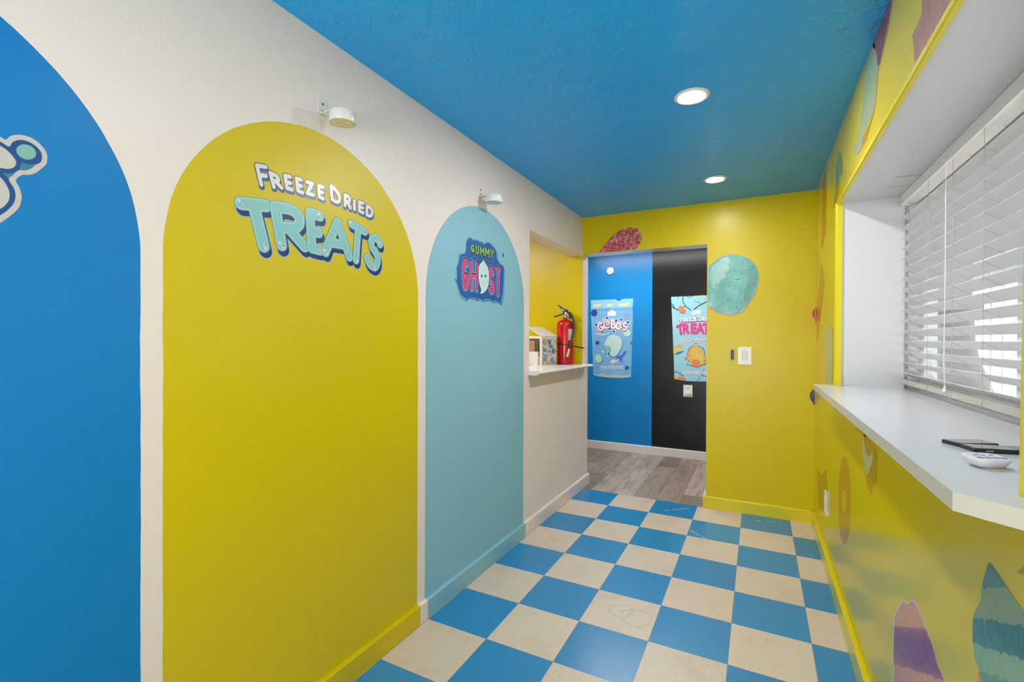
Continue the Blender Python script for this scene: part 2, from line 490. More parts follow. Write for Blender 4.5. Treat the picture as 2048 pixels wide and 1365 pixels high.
GL = {
 'A': [[(0, 0), (.5, 1), (1, 0)], [(.2, .33), (.8, .33)]],
 'B': [[(0, .5), (0, 0), (.5, 0)] + arc(.5, .26, .5, .26, -90, 90) + [(0, .52), (0, 1), (.45, 1)] + arc(.45, .76, .42, .24, 90, -90)],
 'C': [arc(.5, .5, .5, .5, 50, 310, 14)],
 'D': [[(0, 0), (0, 1), (.4, 1)] + arc(.4, .5, .6, .5, 90, -90) + [(0, 0)]],
 'E': [[(1, 1), (0, 1), (0, 0), (1, 0)], [(0, .5), (.85, .5)]],
 'F': [[(1, 1), (0, 1), (0, 0)], [(0, .5), (.85, .5)]],
 'G': [arc(.5, .5, .5, .5, 50, 355, 16) + [(1, .45), (.6, .45)]],
 'H': [[(0, 0), (0, 1)], [(1, 0), (1, 1)], [(0, .5), (1, .5)]],
 'I': [[(.5, 0), (.5, 1)]],
 'L': [[(0, 1), (0, 0), (1, 0)]],
 'M': [[(0, 0), (.05, 1), (.5, .35), (.95, 1), (1, 0)]],
 'N': [[(0, 0), (0, 1), (1, 0), (1, 1)]],
 'O': [arc(.5, .5, .5, .5, 0, 360, 18)],
 'R': [[(0, 0), (0, 1), (.5, 1)] + arc(.5, .74, .5, .26, 90, -90) + [(0, .48)], [(.4, .48), (1, 0)]],
 'S': [arc(.5, .75, .45, .25, 25, 270, 8) + arc(.5, .25, .5, .25, 90, -155, 8)],
 'T': [[(0, 1), (1, 1)], [(.5, 1), (.5, 0)]],
 'U': [[(0, 1), (0, .4)] + arc(.5, .4, .5, .4, 180, 360) + [(1, 1)]],
 'W': [[(0, 1), (.2, 0), (.5, .7), (.8, 0), (1, 1)]],
 'Y': [[(0, 1), (.5, .5), (1, 1)], [(.5, .5), (.5, 0)]],
 'Z': [[(0, 1), (1, 1), (0, 0), (1, 0)]],
 'l': [[(.5, 0), (.5, 1)]],
 'u': [[(0, .62), (0, .25)] + arc(.5, .25, .5, .25, 180, 360) + [(1, .62), (1, 0)]],
 'e': [[(0, .32), (1, .32)] + arc(.5, .31, .5, .31, 5, 310)],
 'o': [arc(.5, .31, .5, .31, 0, 360, 14)],
 'r': [[(.1, 0), (.1, .62)], [(.1, .4), (.4, .6), (.9, .6)]],
 'm': [[(0, 0), (0, .62)], [(0, .45), (.25, .62), (.5, .45), (.5, 0)], [(.5, .45), (.75, .62), (1, .45), (1, 0)]],
 's': [arc(.5, .46, .45, .16, 30, 270, 6) + arc(.5, .15, .48, .15, 90, -150, 6)],
}
def crop(x0, y0, s):
    return lambda x, y: (x0 + x * s, y0 + y * s)
def grow_q(q, kx, ky):
    c = np.mean(np.array(q, float), 0); return [tuple(c + (np.array(p) - c) * (kx, ky)) for p in q]
def letter(ch, q, pl, C, r):
    """q: centre-line corners tl, tr, bl, br in crop pixels"""
    tl, tr, bl, br = [np.array(to2(pl, *C(*p))) for p in q]
    out = []
    for st in GL[ch]:
        pts = []
        for a, b in st:
            pts.append(tuple((bl * (1 - a) + br * a) * (1 - b) + (tl * (1 - a) + tr * a) * b))
        out.append((pts, r))
    return out
def poly2(pl, C, pts, smooth=True, n=5):
    w = [to2(pl, *C(*p)) for p in pts]
    if smooth: w = [(q.x, q.y) for q in spline(w, True, n)]
    return w
def decal(name, bm, mats, label, cat='wall decal', group=None, parent=None):
    if parent is not None: return obj(name, bm, mats, parent)
    o = obj(name, bm, mats, loc=center_of(bm))
    return tag(o, label, cat, group)

# ================================================================== SETTING
bm = bm_new()
def quad(bm, pts, mi=0):
    f = bm.faces.new([bm.verts.new(p) for p in pts]); f.material_index = mi; return f
box(bm, -.457, 1.40, Y0, 0.0, -.05, 0.0)
tag(obj('floor', bm, M_FLOOR), 'blue and cream checkerboard tile floor of the corridor', kind='structure')
bm = bm_new(); box(bm, -2.6, 1.74, 0.0, 1.6, -.05, -.0005); box(bm, -2.6, -.457, Y0, 0.0, -.05, -.0005)
tag(obj('floor_hall', bm, M_WOOD), 'grey wood plank floor of the hall beyond the doorway', kind='structure')
bm = bm_new(); box(bm, -.457, 1.75, Y0, .165, H, H + .06)
tag(obj('ceiling', bm, M_CEIL), 'blue textured ceiling of the corridor', kind='structure')
bm = bm_new(); box(bm, -2.6, 1.74, .165, 1.6, H + .001, H + .06); box(bm, -2.6, -.457, Y0, .165, H + .001, H + .06)
tag(obj('ceiling_hall', bm, M_WHT), 'plain ceiling of the hall', kind='structure')
# left wall: material 0 arches, 1 plain white
bm = bm_new()
wx = dict(x0=-.457, x1=XL)
def lw(y0, y1, z0, z1): box(bm, -.457, XL, y0, y1, z0, z1, 1, {'+x': 0})
lw(Y0, OY0, 0, H); lw(OY0, OY1, 0, OZ0); lw(OY0, OY1, OZ1, H); box(bm, -.457, XL, OY1, .165, 0, H, 1, {'+x': 0, '-y': 2})
tag(obj('wall_left', bm, [M_ARCH, M_WHT, M_YELB]), 'white left wall with painted blue, yellow and aqua arches', kind='structure')
# back wall, doorway between hall and corridor
bm = bm_new()
box(bm, XD, XR + .1, YB, .165, 0, H, 1, {'-y': 0})
box(bm, XL, XD, YB, .165, ZD, H, 1, {'-y': 0})
tag(obj('wall_back', bm, [M_YELB, M_WGLOSS]), 'yellow end wall around the doorway to the hall', kind='structure')
bm = bm_new(); box(bm, -2.6, -.457, .03, .165, 0, H, 1, {'-y': 0})
tag(obj('wall_staff_room', bm, [M_YELB, M_WHT]), 'yellow wall seen through the pass-through opening', kind='structure')
# right wall with the window bay
bm = bm_new()
def rw(y0, y1, z0, z1, fc=None): box(bm, XR, 1.74, y0, y1, z0, z1, 1, {'-x': 0})
rw(Y0, WY0, 0, H); rw(WY0, WY1, 0, WZ0 - .03); rw(WY0, WY1, WZ1, H); rw(WY1, YB, 0, H)
tag(obj('wall_right', bm, [M_YEL, M_PANEL]), 'glossy yellow right wall with a deep white window bay', kind='structure')
bm = bm_new()
quad(bm, [(-2.6, YF, 0), (-.031, YF, 0), (-.031, YF, H), (-2.6, YF, H)], 0)
quad(bm, [(-.031, YF, 0), (1.64, YF, 0), (1.64, YF, H), (-.031, YF, H)], 1)
box(bm, -2.6, 1.74, YF + .0005, YF + .1, 0, H, 0)
tag(obj('wall_far', bm, [M_HBLUE, M_BLACK]), 'far hall wall painted half blue and half black', kind='structure')
bm = bm_new(); box(bm, -2.7, -2.6, Y0, 1.6, 0, H); box(bm, 1.64, 1.74, .165, 1.6, 0, H); box(bm, XR + .1, 1.74, .06, .165, 0, H)
tag(obj('wall_outer', bm, M_WHT), 'plain end walls of the hall', kind='structure')
bm = bm_new(); box(bm, -2.7, -.05, Y0 - .1, Y0, 0, H); box(bm, 1.10, 1.74, Y0 - .1, Y0, 0, H); box(bm, -.05, 1.10, Y0 - .1, Y0, 2.12, H)  # opening added in this unseen wall to let in more daylight
tag(obj('wall_behind', bm, M_WHT), 'wall behind the camera with an added opening for extra daylight', kind='structure')

def baseboard(name, a, b, inward, mats, label, th=.018, zt=BH):
    """a, b: the wall line ends; inward: room direction"""
    bm = bm_new(); a = Vector((*a, 0)); b = Vector((*b, 0)); n = Vector((*inward, 0))
    prof = [(0, 0), (th, 0), (th, zt - .006), (th - .004, zt - .001), (th - .008, zt), (0, zt)]
    A = [bm.verts.new(a + n * x + Vector((0, 0, z))) for x, z in prof]; B = [bm.verts.new(b + n * x + Vector((0, 0, z))) for x, z in prof]
    for i in range(len(prof)):
        j = (i + 1) % len(prof); bm.faces.new((A[i], A[j], B[j], B[i]))
    f1 = bm.faces.new(A); f2 = bm.faces.new(B)
    if isinstance(mats, list): f1.material_index = 1
    bmesh.ops.recalc_face_normals(bm, faces=bm.faces)
    return tag(obj(name, bm, mats), label, kind='structure')
baseboard('baseboard_left', (XL, Y0), (XL, .175), (1, 0), M_ARCHB, 'left baseboard painted to continue the arches')
baseboard('baseboard_right', (XR, Y0), (XR, YB - .018), (-1, 0), M_YTRIM, 'glossy yellow baseboard below the window')
baseboard('baseboard_back', (XD - .02, YB), (XRB, YB), (0, -1), [M_YTRIM, M_WGLOSS], 'yellow baseboard of the end wall')
baseboard('baseboard_far', (-2.6, YF), (1.64, YF), (0, -1), M_WGLOSS, 'white baseboard of the far hall wall', .015, .09)
bm = bm_new(); box(bm, XD - .02, XD, YB + .0005, .165, 0, BH)
tag(obj('baseboard_doorway', bm, M_WGLOSS), 'white baseboard return inside the doorway', kind='structure')

# rounded yellow bead round the window opening
bm = bm_new()
def bead(bm, p, q, out, dep, k=1.0):
    """rounded bead from p to q; out: towards the corridor, dep: towards the opening"""
    p, q = Vector(p), Vector(q); out = Vector(out); dep = Vector(dep)
    prof = [(-.026, -.001)] + [(-.026 + .026 * (1 - math.cos(a)) , .012 * math.sin(a)) for a in (0.3, .7, 1.1, 1.5)] + [(.004, .012), (.010, .009), (.0125, .004), (.0125, -.018), (-.026, -.018)]
    A = [bm.verts.new(p + dep * x * k + out * y * k) for x, y in prof]; B = [bm.verts.new(q + dep * x * k + out * y * k) for x, y in prof]
    for i in range(len(prof)):
        j = (i + 1) % len(prof); bm.faces.new((A[i], A[j], B[j], B[i]))
    bm.faces.new(A); bm.faces.new(B)
bead(bm, (XR, WY1, WZ0), (XR, WY1, WZ1 + .0), (-1, 0, 0), (0, -1, 0))
bead(bm, (XR, WY0 + .022, WZ0), (XR, WY0, WZ1 + .0), (-1, 0, 0), (0, 1, 0))
bead(bm, (XR, WY0 - .02, WZ1), (XR, WY1 + .012, WZ1), (-1, 0, 0), (0, 0, -1), .6)
bmesh.ops.recalc_face_normals(bm, faces=bm.faces)
tag(obj('trim_1', bm, M_YTRIM), 'rounded yellow bead framing the window opening', kind='structure')

# window: sill board, frame, panes
win = thing('window_1', 'wide window set deep in the yellow wall behind white blinds', None, (1.71, -1.95, WZ0), kind='structure')
bm = bm_new()
sillp = [(1.272, -.935), (1.272, -2.925), (1.300, -2.953), (XR, -3.010), (XR, WY0), (1.70, WY0), (1.70, WY1), (XR, WY1), (XR, -.935)]
prism(bm, sillp, WZ0 - .028, WZ0, 0, None)
for f in bm.faces:
    if abs(f.normal.z) < .5 and (f.calc_center_median().x < XR - .01): f.material_index = 1
sill = obj('sill', bm, [M_SILL, M_SILLE], win)
sill['label'] = 'deep white sill board with a bare cut edge'
bm = bm_new()
xw0, xw1 = 1.69, 1.738
def fr(y0, y1, z0, z1): box(bm, xw0, xw1, y0, y1, z0, z1)
fr(WY0, WY0 + .05, WZ0, WZ1); fr(WY1 - .05, WY1, WZ0, WZ1); fr(WY0 + .05, WY1 - .05, WZ0, WZ0 + .05); fr(WY0 + .05, WY1 - .05, WZ1 - .05, WZ1)
fr(-1.99, -1.93, WZ0 + .05, WZ1 - .05)
obj('frame', bm, M_VINYL, win)
for y0, y1 in ((WY0 + .05, -1.99), (-1.93, WY1 - .05)):
    bm = bm_new(); box(bm, 1.712, 1.718, y0, y1, WZ0 + .05, WZ1 - .05)
    obj('pane', bm, M_GLASS, win)
# seam strips on the bay soffit
bm = bm_new()
for (u0, v0, u1, v1) in ((1790, 354.5, 1845, 349.5), (1779, 374, 1825, 370)):
    p = on_plane(2, WZ1, u0, v0); q = on_plane(2, WZ1, u1, v1); d = (q - p).normalized(); s = Vector((-d.y, d.x, 0)) * .0022
    quad(bm, [(a.x, a.y, WZ1 - .0008) for a in (p - s, q - s, q + s, p + s)])
tag(obj('trim_2', bm, plain('brown_seam', (.30, .26, .22), .6)), 'thin dark seams on the bay soffit', kind='structure')

# outside
bm = bm_new(); box(bm, 1.76, 30, -25, 22, -.5, -.3); box(bm, -20, 1.76, -25, -5.72, -.2, -.05)
tag(obj('ground_outside', bm, plain('pale_concrete', (.72, .72, .71), .9)), 'pale concrete ground outside the window', kind='structure')

# ================================================================== BLINDS
blind = thing('window_blind', 'white horizontal slat blind lowered across the window bay', 'window blind', (1.635, -1.95, WZ0))
bx0 = 1.612; BY0, BY1 = WY0 + .012, WY1 - .02
bm = bm_new(); box(bm, 1.618, 1.668, BY0, BY1, WZ1 - .042, WZ1 - .002)
obj('headrail', bm, plain('headrail_cream', (.72, .66, .60), .4), blind)
bm = bm_new(); box(bm, 1.606, 1.6165, BY0 - .004, BY1 + .004, WZ1 - .046, WZ1 - .0015)
box(bm, 1.6165, 1.640, BY1 - .006, BY1 + .004, WZ1 - .046, WZ1 - .0015)
obj('valance', bm, M_VINYL, blind, bevel=.002)
ladders = [-1.15, -1.42, -1.69, -1.945, -2.21, -2.48, -2.76]
TILT = math.radians(33)
def slat_bm(z, jit):
    bm = bm_new(); n = 6; th = .0018
    ca, sa = math.cos(TILT + jit), math.sin(TILT + jit)
    top, bot = [], []
    for s, lst in ((1, top), (-1, bot)):
        for i in range(n + 1):
            t = i / n; a = t * .050; crown = .0026 * (1 - (2 * t - 1) ** 2)
            lx = a; lz = crown + s * th / 2
            lst.append((bx0 + lx * ca + lz * sa, z - lx * sa + lz * ca))
    loop = top + bot[::-1]
    A = [bm.verts.new((x, BY0, zz)) for x, zz in loop]; B = [bm.verts.new((x, BY1, zz)) for x, zz in loop]
    for i in range(len(loop)):
        j = (i + 1) % len(loop); bm.faces.new((A[i], A[j], B[j], B[i]))
    bm.faces.new(A); bm.faces.new(B); bmesh.ops.recalc_face_normals(bm, faces=bm.faces)
    return bm
for k in range(-3, 13):
    obj('slat', slat_bm(1.268 + .0485 * k, random.uniform(-.02, .02)), M_SLAT, blind)
bm = bm_new(); box(bm, 1.610, 1.660, BY0, BY1, 1.071, 1.0885)
obj('bottom_rail', bm, plain('bottom_rail_cream', (.50, .46, .40), .4), blind, bevel=.004)
for y in ladders:
    bm = bm_new()
    for x in (bx0 - .0015, bx0 + .0425):
        tube(bm, [(x, y, 1.064), (x + random.uniform(-.001, .001), y + .001, 1.11), (x, y, 1.2), (x, y, 1.5), (x, y, WZ1 - .044)], .0008, 5)
    for k in range(-3, 13):
        z = 1.268 + .0485 * k
        tube(bm, [(bx0 - .001, y, z - .003), (bx0 + .042, y, z - .0305)], .0006, 4)
    tube(bm, [(bx0 - .001, y, 1.092), (1.607, y - .004, 1.078), (1.6085, y - .002, 1.064), (1.63, y, 1.064)], .0010, 5)
    obj('ladder_cord', bm, M_CORD, blind)
bm = bm_new()
tube(bm, [(1.604, -1.64, WZ1 - .046), (1.604, -1.642, 1.5), (1.603, -1.640, 1.2), (1.604, -1.648, 1.10)], .0013, 6)
obj('lift_cord', bm, M_CORDW, blind)
bm = bm_new(); lathe(bm, (1.604, -1.648, 1.089), [(.0015, .022), (.006, .004), (.0068, 0), (.004, -.0005)], 12)
obj('cord_tassel', bm, M_CORDW, blind, smooth=True)
bm = bm_new()
tube(bm, [(1.69, -1.76, WZ1 - .05), (1.688, -1.762, 1.4), (1.688, -1.758, 1.15), (1.689, -1.766, 1.095)], .0022, 6)
obj('lift_cord', bm, M_CORDW, blind)

bm = bm_new(); box(bm, 1.76, 3.9, -9, 9, 2.22, 2.40); box(bm, 3.75, 3.9, -9, 9, 2.02, 2.22)
tag(obj('porch_roof', bm, plain('porch_ceiling_paint', (.45, .45, .45), .8)), 'pale porch ceiling outside the window', kind='structure')
# dark strip coloured as the shaded gap at the far side of the blind
bm = bm_new(); box(bm, 1.630, 1.642, WY1 - .007, WY1 - .0005, WZ0 + .001, WZ1 - .048)
tag(obj('shaded_gap_strip', bm, plain('gap_shade_grey', (.30, .30, .30), .5)), 'thin grey strip coloured as the shaded gap between blind and bay side', kind='structure')
# grey column beyond the glass, flaring to its foot, and a low wall
t = thing('porch_column', 'blurred grey porch column flaring outward at its base, outside behind the lower slats', 'column', (2.56, 1.9, -.3))
bm = bm_new()
lathe(bm, (2.56, 1.9, -.3), [(.40, 0), (.38, .85), (.31, 1.15), (.235, 1.38), (.20, 1.55), (.185, 1.85)], 32)
obj('flared_base', bm, plain('grey_stucco', (.28, .28, .285), .9), t, smooth=True)
bm = bm_new(); box(bm, 2.36, 2.76, 1.70, 2.10, 1.55, 1.60)
obj('cap', bm, plain('grey_column_cap', (.42, .42, .42), .9), t, bevel=.01)
bm = bm_new(); box(bm, 2.42, 2.70, 1.76, 2.04, 1.60, 2.22)
obj('shaft', bm, plain('grey_column_shaft', (.46, .46, .46), .9), t, bevel=.008)

# ================================================================== LIGHTS
def downlight(x, y, label, k):
    t = thing('recessed_downlight', label, 'ceiling light', (x, y, H), 'recessed downlights in the blue ceiling')
    bm = bm_new()
    lathe(bm, (x, y, H), [(.0715, .0), (.0715, -.002), (.068, -.005), (.060, -.0062), (.053, -.0055), (.050, -.003), (.050, .0)], 56, cap=False)
    obj('trim_ring', bm, M_WPLAST, t, smooth=True)
    bm = bm_new(); lathe(bm, (x, y, H), [(.0498, -.0002), (.0490, -.0050), (.042, -.0064), (.03, -.0070), (.001, -.0072)], 48)
    obj('lens', bm, M_LENS[k], t, smooth=True)
downlight(.755, -1.701, 'lit round white recessed downlight nearest the camera in the blue ceiling', 0)
downlight(.760, -.527, 'lit round white recessed downlight nearest the end wall', 1)
downlight(.755, -2.875, 'lit round recessed downlight above the photographer', 2)
downlight(.755, -4.05, 'lit round recessed downlight behind the photographer', 3)

M_LAMPW = plain('white_lamp_enamel', (.68, .67, .65), .25)
M_SCREW = plain('rusty_screw', (.16, .09, .06), .5)
M_LED = plain('yellowish_led_cover', (.62, .58, .36), .25)
M_LEDB = plain('clear_led_cover', (.52, .60, .62), .25)
def puck(y, z, label, mled):
    t = thing('puck_light', label, 'wall light', (XL, y, z))
    bm = bm_new(); yb = y - .040
    box(bm, XL, XL + .0025, yb, yb + .036, z - .004, z + .050)
    bmesh.ops.bevel(bm, geom=[e for e in bm.edges if abs((e.verts[0].co - e.verts[1].co).x) > .001 and e.verts[0].co.z > z + .02], offset=.006, segments=3, affect='EDGES')
    box(bm, XL + .0005, XL + .060, yb + .004, yb + .034, z - .004, z - .001)
    obj('bracket', bm, M_LAMPW, t)
    for zz in (z + .034, z + .008):
        bm = bm_new(); lathe(bm, (XL + .0025, yb + .019, zz), [(.0045, 0), (.0042, .0015), (.002, .0022)], 14, 'x')
        obj('screw', bm, M_SCREW, t, smooth=True)
    c = (XL + .075, y, z)
    bm = bm_new(); lathe(bm, c, [(.001, .0), (.039, .0), (.0425, -.002), (.0445, -.006), (.0445, -.036), (.043, -.0395), (.040, -.0398), (.0395, -.037), (.001, -.0365)], 48, cap=False)
    obj('housing', bm, M_LAMPW, t, smooth=True)
    bm = bm_new(); lathe(bm, c, [(.0385, -.0368), (.0380, -.0388), (.036, -.0392), (.001, -.0392)], 40)
    for k in range(3):
        a = k * 2.1 + .4; lathe(bm, (c[0] + .018 * math.cos(a), c[1] + .018 * math.sin(a), c[2]), [(.009, -.0391), (.007, -.0400), (.003, -.0408), (.0005, -.0409)], 14)
    obj('led_cover', bm, mled, t, smooth=True)
puck(-2.687, 2.0435, 'small white round puck light on a bracket above the yellow arch', M_LED)
puck(-1.645, 2.043, 'small white round puck light on a bracket above the aqua arch', M_LEDB)

# ================================================================== LEFT WALL LETTERING
def flat(name, col, rough=.3): 
    return plain(name, col, rough)
D_NAVY = flat('decal_navy', (.003, .022, .14)); D_BLUE = flat('decal_blue', (.015, .12, .40)); D_TEAL = flat('decal_teal_rim', (.10, .36, .38))
D_FILL = flat('decal_aqua_fill', (.22, .50, .54)); D_WHITE = flat('decal_white', (.66, .65, .66)); D_PALE = flat('decal_pale_line', (.50, .62, .64))
D_SKY = flat('decal_sky', (.22, .47, .62)); D_PURP = flat('decal_purple', (.09, .07, .30))
C1 = crop(440, 290, .21978)
word = thing('wall_lettering', 'bubble lettering reading Freeze Dried Treats on the yellow arch', 'wall lettering', (XL, -2.65, 1.62))
fd = [('F', (345, 195), (408, 207), (378, 355), (432, 360)), ('R', (466, 262), (515, 285), (492, 378), (548, 385)),
      ('E', (596, 285), (632, 295), (612, 390), (648, 402)), ('E', (700, 312), (732, 322), (712, 415), (744, 430)),
      ('Z', (795, 343), (832, 357), (797, 437), (842, 452)), ('E', (900, 378), (930, 388), (905, 468), (933, 485)),
      ('D', (1017, 382), (1078, 440), (1025, 495), (1082, 535)), ('R', (1140, 462), (1172, 478), (1140, 550), (1178, 570)),
      ('I', (1200, 512), (1240, 512), (1203, 585), (1243, 585)), ('E', (1270, 525), (1296, 535), (1270, 600), (1298, 615)),
      ('D', (1343, 560), (1383, 590), (1338, 635), (1376, 655))]
dz = .0075
for i, (ch, *q) in enumerate(fd):
    r = .0064
    st = letter(ch, grow_q(q, 1.0 if ch == 'I' else 1.24, 1.09), 'L', C1, r)
    bm = bm_new(); b = .0004 + i * .00003
    stroke_layers(bm, 'L', st, [(.0030, (.0022, -.0062), b, 0), (.0006, (.0022, -.0062), b + .00012, 1), (.0026, (0, 0), b + .0002, 0), (0, (0, 0), b + .0005, 2)], .0008)
    obj('white_letter', bm, [D_NAVY, D_BLUE, D_WHITE], word)
treats = [('T', (205, 540), (408, 562), (298, 900), (480, 925), .0232), ('R', (535, 572), (690, 600), (578, 905), (733, 918), .0225),
          ('E', (822, 628), (900, 655), (838, 932), (903, 950), .0218), ('A', (988, 695), (1138, 725), (985, 970), (1146, 1012), .0205),
          ('T', (1198, 728), (1308, 795), (1178, 1012), (1292, 1070), .0188)]
sS = [to2('L', *C1(*p)) for p in spline([(1452, 905), (1432, 862), (1402, 848), (1376, 875), (1380, 930), (1410, 975), (1432, 1030), (1428, 1085), (1400, 1115), (1358, 1085), (1335, 1030)], False, 4) for p in [(p.x, p.y)]]
tl = [letter(ch, grow_q(q[:4], 1.34 if ch in 'AR' else 1.12, 1.05), 'L', C1, q[4] * .90) for ch, *q in treats] + [[(sS, .0172)]]
allst = [s for st in tl for s in st]
bm = bm_new()
stroke_layers(bm, 'L', allst, [(.0032, (.007, -.014), .0003, 0), (.0004, (.007, -.014), .0005, 1)], .0014)
obj('drop_shadow', bm, [D_SKY, D_NAVY], word)
for i, st in enumerate(tl):
    bm = bm_new(); b = .0008 + i * .0002
    stroke_layers(bm, 'L', st, [(0, (0, 0), b, 0), (-.0032, (0, 0), b + .0001, 1), (-.0058, (0, 0), b + .00016, 2)], .0012)
    # glints
    a0 = st[0][0][0]; r = st[0][1]
    low = min((p for s, _ in st for p in s), key=lambda p: p[1])
    for (x, z, rr) in ((a0[0] - r * .25, a0[1] + r * .30, r * .26), (a0[0] + r * .35, a0[1] - r * .05, r * .12), (low[0] + r * .3, low[1] - r * .25, r * .24), (low[0] + r * .05, low[1] + r * .25, r * .12)):
        loops_to_mesh(bm, 'L', [[(x + rr * math.cos(k * PI / 8), z + rr * 1.1 * math.sin(k * PI / 8)) for k in range(16)]], b + .00019, 3)
    obj('aqua_letter', bm, [D_TEAL, D_PALE, D_FILL, D_WHITE], word)

# Gummy Ghost badge on the aqua arch
C2 = crop(890, 460, .11725)
badge = thing('wall_badge', 'blue splash badge reading Gummy Ghost on the aqua arch', 'wall lettering', (XL, -1.6, 1.5))
spl = [(400, 120), (440, 122), (480, 162), (520, 155), (560, 168), (600, 190), (640, 198), (665, 235), (700, 200), (750, 205), (800, 250), (860, 310), (892, 370), (905, 480), (950, 580), (990, 600), (1022, 680), (1015, 760), (1008, 900), (1000, 1100), (985, 1180), (965, 1275), (925, 1258), (880, 1228), (830, 1242), (780, 1218), (740, 1200), (680, 1215), (640, 1225), (590, 1190), (540, 1205), (490, 1172), (440, 1178), (408, 1162), (365, 1205), (300, 1165), (250, 1110), (212, 1020), (195, 920), (168, 880), (182, 830), (182, 640), (215, 560), (225, 430), (255, 400), (310, 400), (350, 350), (356, 200)]
B_NAVY = flat('badge_navy', (.01, .04, .14)); B_LIGHT = flat('badge_light_blue', (.11, .35, .62)); B_BLUE = flat('badge_blue', (.012, .10, .36))
B_BLK = flat('badge_black', (.012, .012, .012)); B_GRN = flat('badge_green', (.28, .58, .08)); B_PINK = flat('badge_pink', (.66, .035, .25)); B_RIM = flat('badge_pink_rim', (.75, .45, .55)); B_GHOST = flat('badge_ghost_white', (.50, .66, .72))
bm = bm_new()
w0 = poly2('L', C2, [(x + 4, y + 12) for x, y in spl], True, 2); loops_to_mesh(bm, 'L', [w0], .0003, 0)
w0 = poly2('L', C2, spl, True, 2); loops_to_mesh(bm, 'L', [w0], .0005, 1)
cx, cy = 605, 690
loops_to_mesh(bm, 'L', [poly2('L', C2, [(cx + (x - cx) * .955 + random.uniform(-7, 7), cy + (y - cy) * .96 + random.uniform(-5, 5)) for x, y in spl], True, 2)], .0007, 2)
for (x, y, r) in ((990, 435, 22), (172, 850, 14)):
    loops_to_mesh(bm, 'L', [poly2('L', C2, [(x + r * .7 * math.cos(a), y + r * 1.6 * math.sin(a)) for a in np.linspace(0, 2 * PI, 9)[:-1]])], .0009, 2)
obj('splash', bm, [B_NAVY, B_LIGHT, B_BLUE], badge)
gm = [('G', (452, 262), (486, 285), (450, 360), (486, 375)), ('U', (528, 272), (562, 285), (534, 400), (566, 405)), ('M', (602, 300), (656, 318), (605, 418), (656, 432)), ('M', (690, 318), (746, 338), (690, 440), (744, 460)), ('Y', (780, 345), (820, 360), (784, 470), (812, 480))]
for i, (ch, *q) in enumerate(gm):
    st = letter(ch, grow_q(q, 1.15, 1.05), 'L', C2, .0040); bm = bm_new()
    stroke_layers(bm, 'L', st, [(.0036, (0, -.002), .0010 + i * .00002, 0), (0, (0, 0), .0014 + i * .00002, 1)], .0008)
    obj('green_letter', bm, [B_BLK, B_GRN], badge)
gh = [('G', (312, 520), (376, 545), (316, 985), (376, 1000), .0115), ('H', (447, 560), (541, 590), (452, 1010), (540, 1022), .0095), ('S', (768, 650), (812, 690), (762, 1050), (822, 1070), .0115), ('T', (882, 665), (922, 682), (880, 1105), (920, 1112), .0105)]
for part in (gh[:2], gh[2:]):
    bm = bm_new()
    stroke_layers(bm, 'L', [s for ch, *q in part for s in letter(ch, q[:4], 'L', C2, q[4] * .72)], [(.0135, (0, .003), .00085, 0)], .0015)
    obj('halo', bm, [B_LIGHT], badge)
for i, (ch, *q) in enumerate(gh):
    st = letter(ch, grow_q(q[:4], 1.15, 1.03), 'L', C2, q[4] * .78); bm = bm_new()
    stroke_layers(bm, 'L', st, [(.0062, (0, .004), .0011 + i * .00002, 0), (.0018, (0, 0), .0014, 1), (.0002, (0, 0), .0016, 2)], .0009)
    obj('pink_letter', bm, [B_BLK, B_RIM, B_PINK], badge)
gp = [(645, 510), (668, 545), (700, 590), (730, 650), (745, 740), (748, 850), (735, 950), (700, 1030), (640, 1085), (595, 1090), (612, 1050), (606, 1000), (580, 920), (566, 820), (564, 720), (574, 620), (605, 565), (632, 545)]
bm = bm_new(); cx, cy = 655, 800
loops_to_mesh(bm, 'L', [poly2('L', C2, [(cx + (x - cx) * 1.09, cy + (y - cy) * 1.045) for x, y in gp], True, 3)], .0017, 0)
loops_to_mesh(bm, 'L', [poly2('L', C2, gp, True, 3)], .0019, 1)
for ex in (622, 684):
    loops_to_mesh(bm, 'L', [poly2('L', C2, [(ex + 11 * math.cos(a), 788 + 28 * math.sin(a)) for a in np.linspace(0, 2 * PI, 11)[:-1]])], .0021, 0)
obj('ghost_shaped_letter', bm, [B_BLK, B_GHOST], badge)

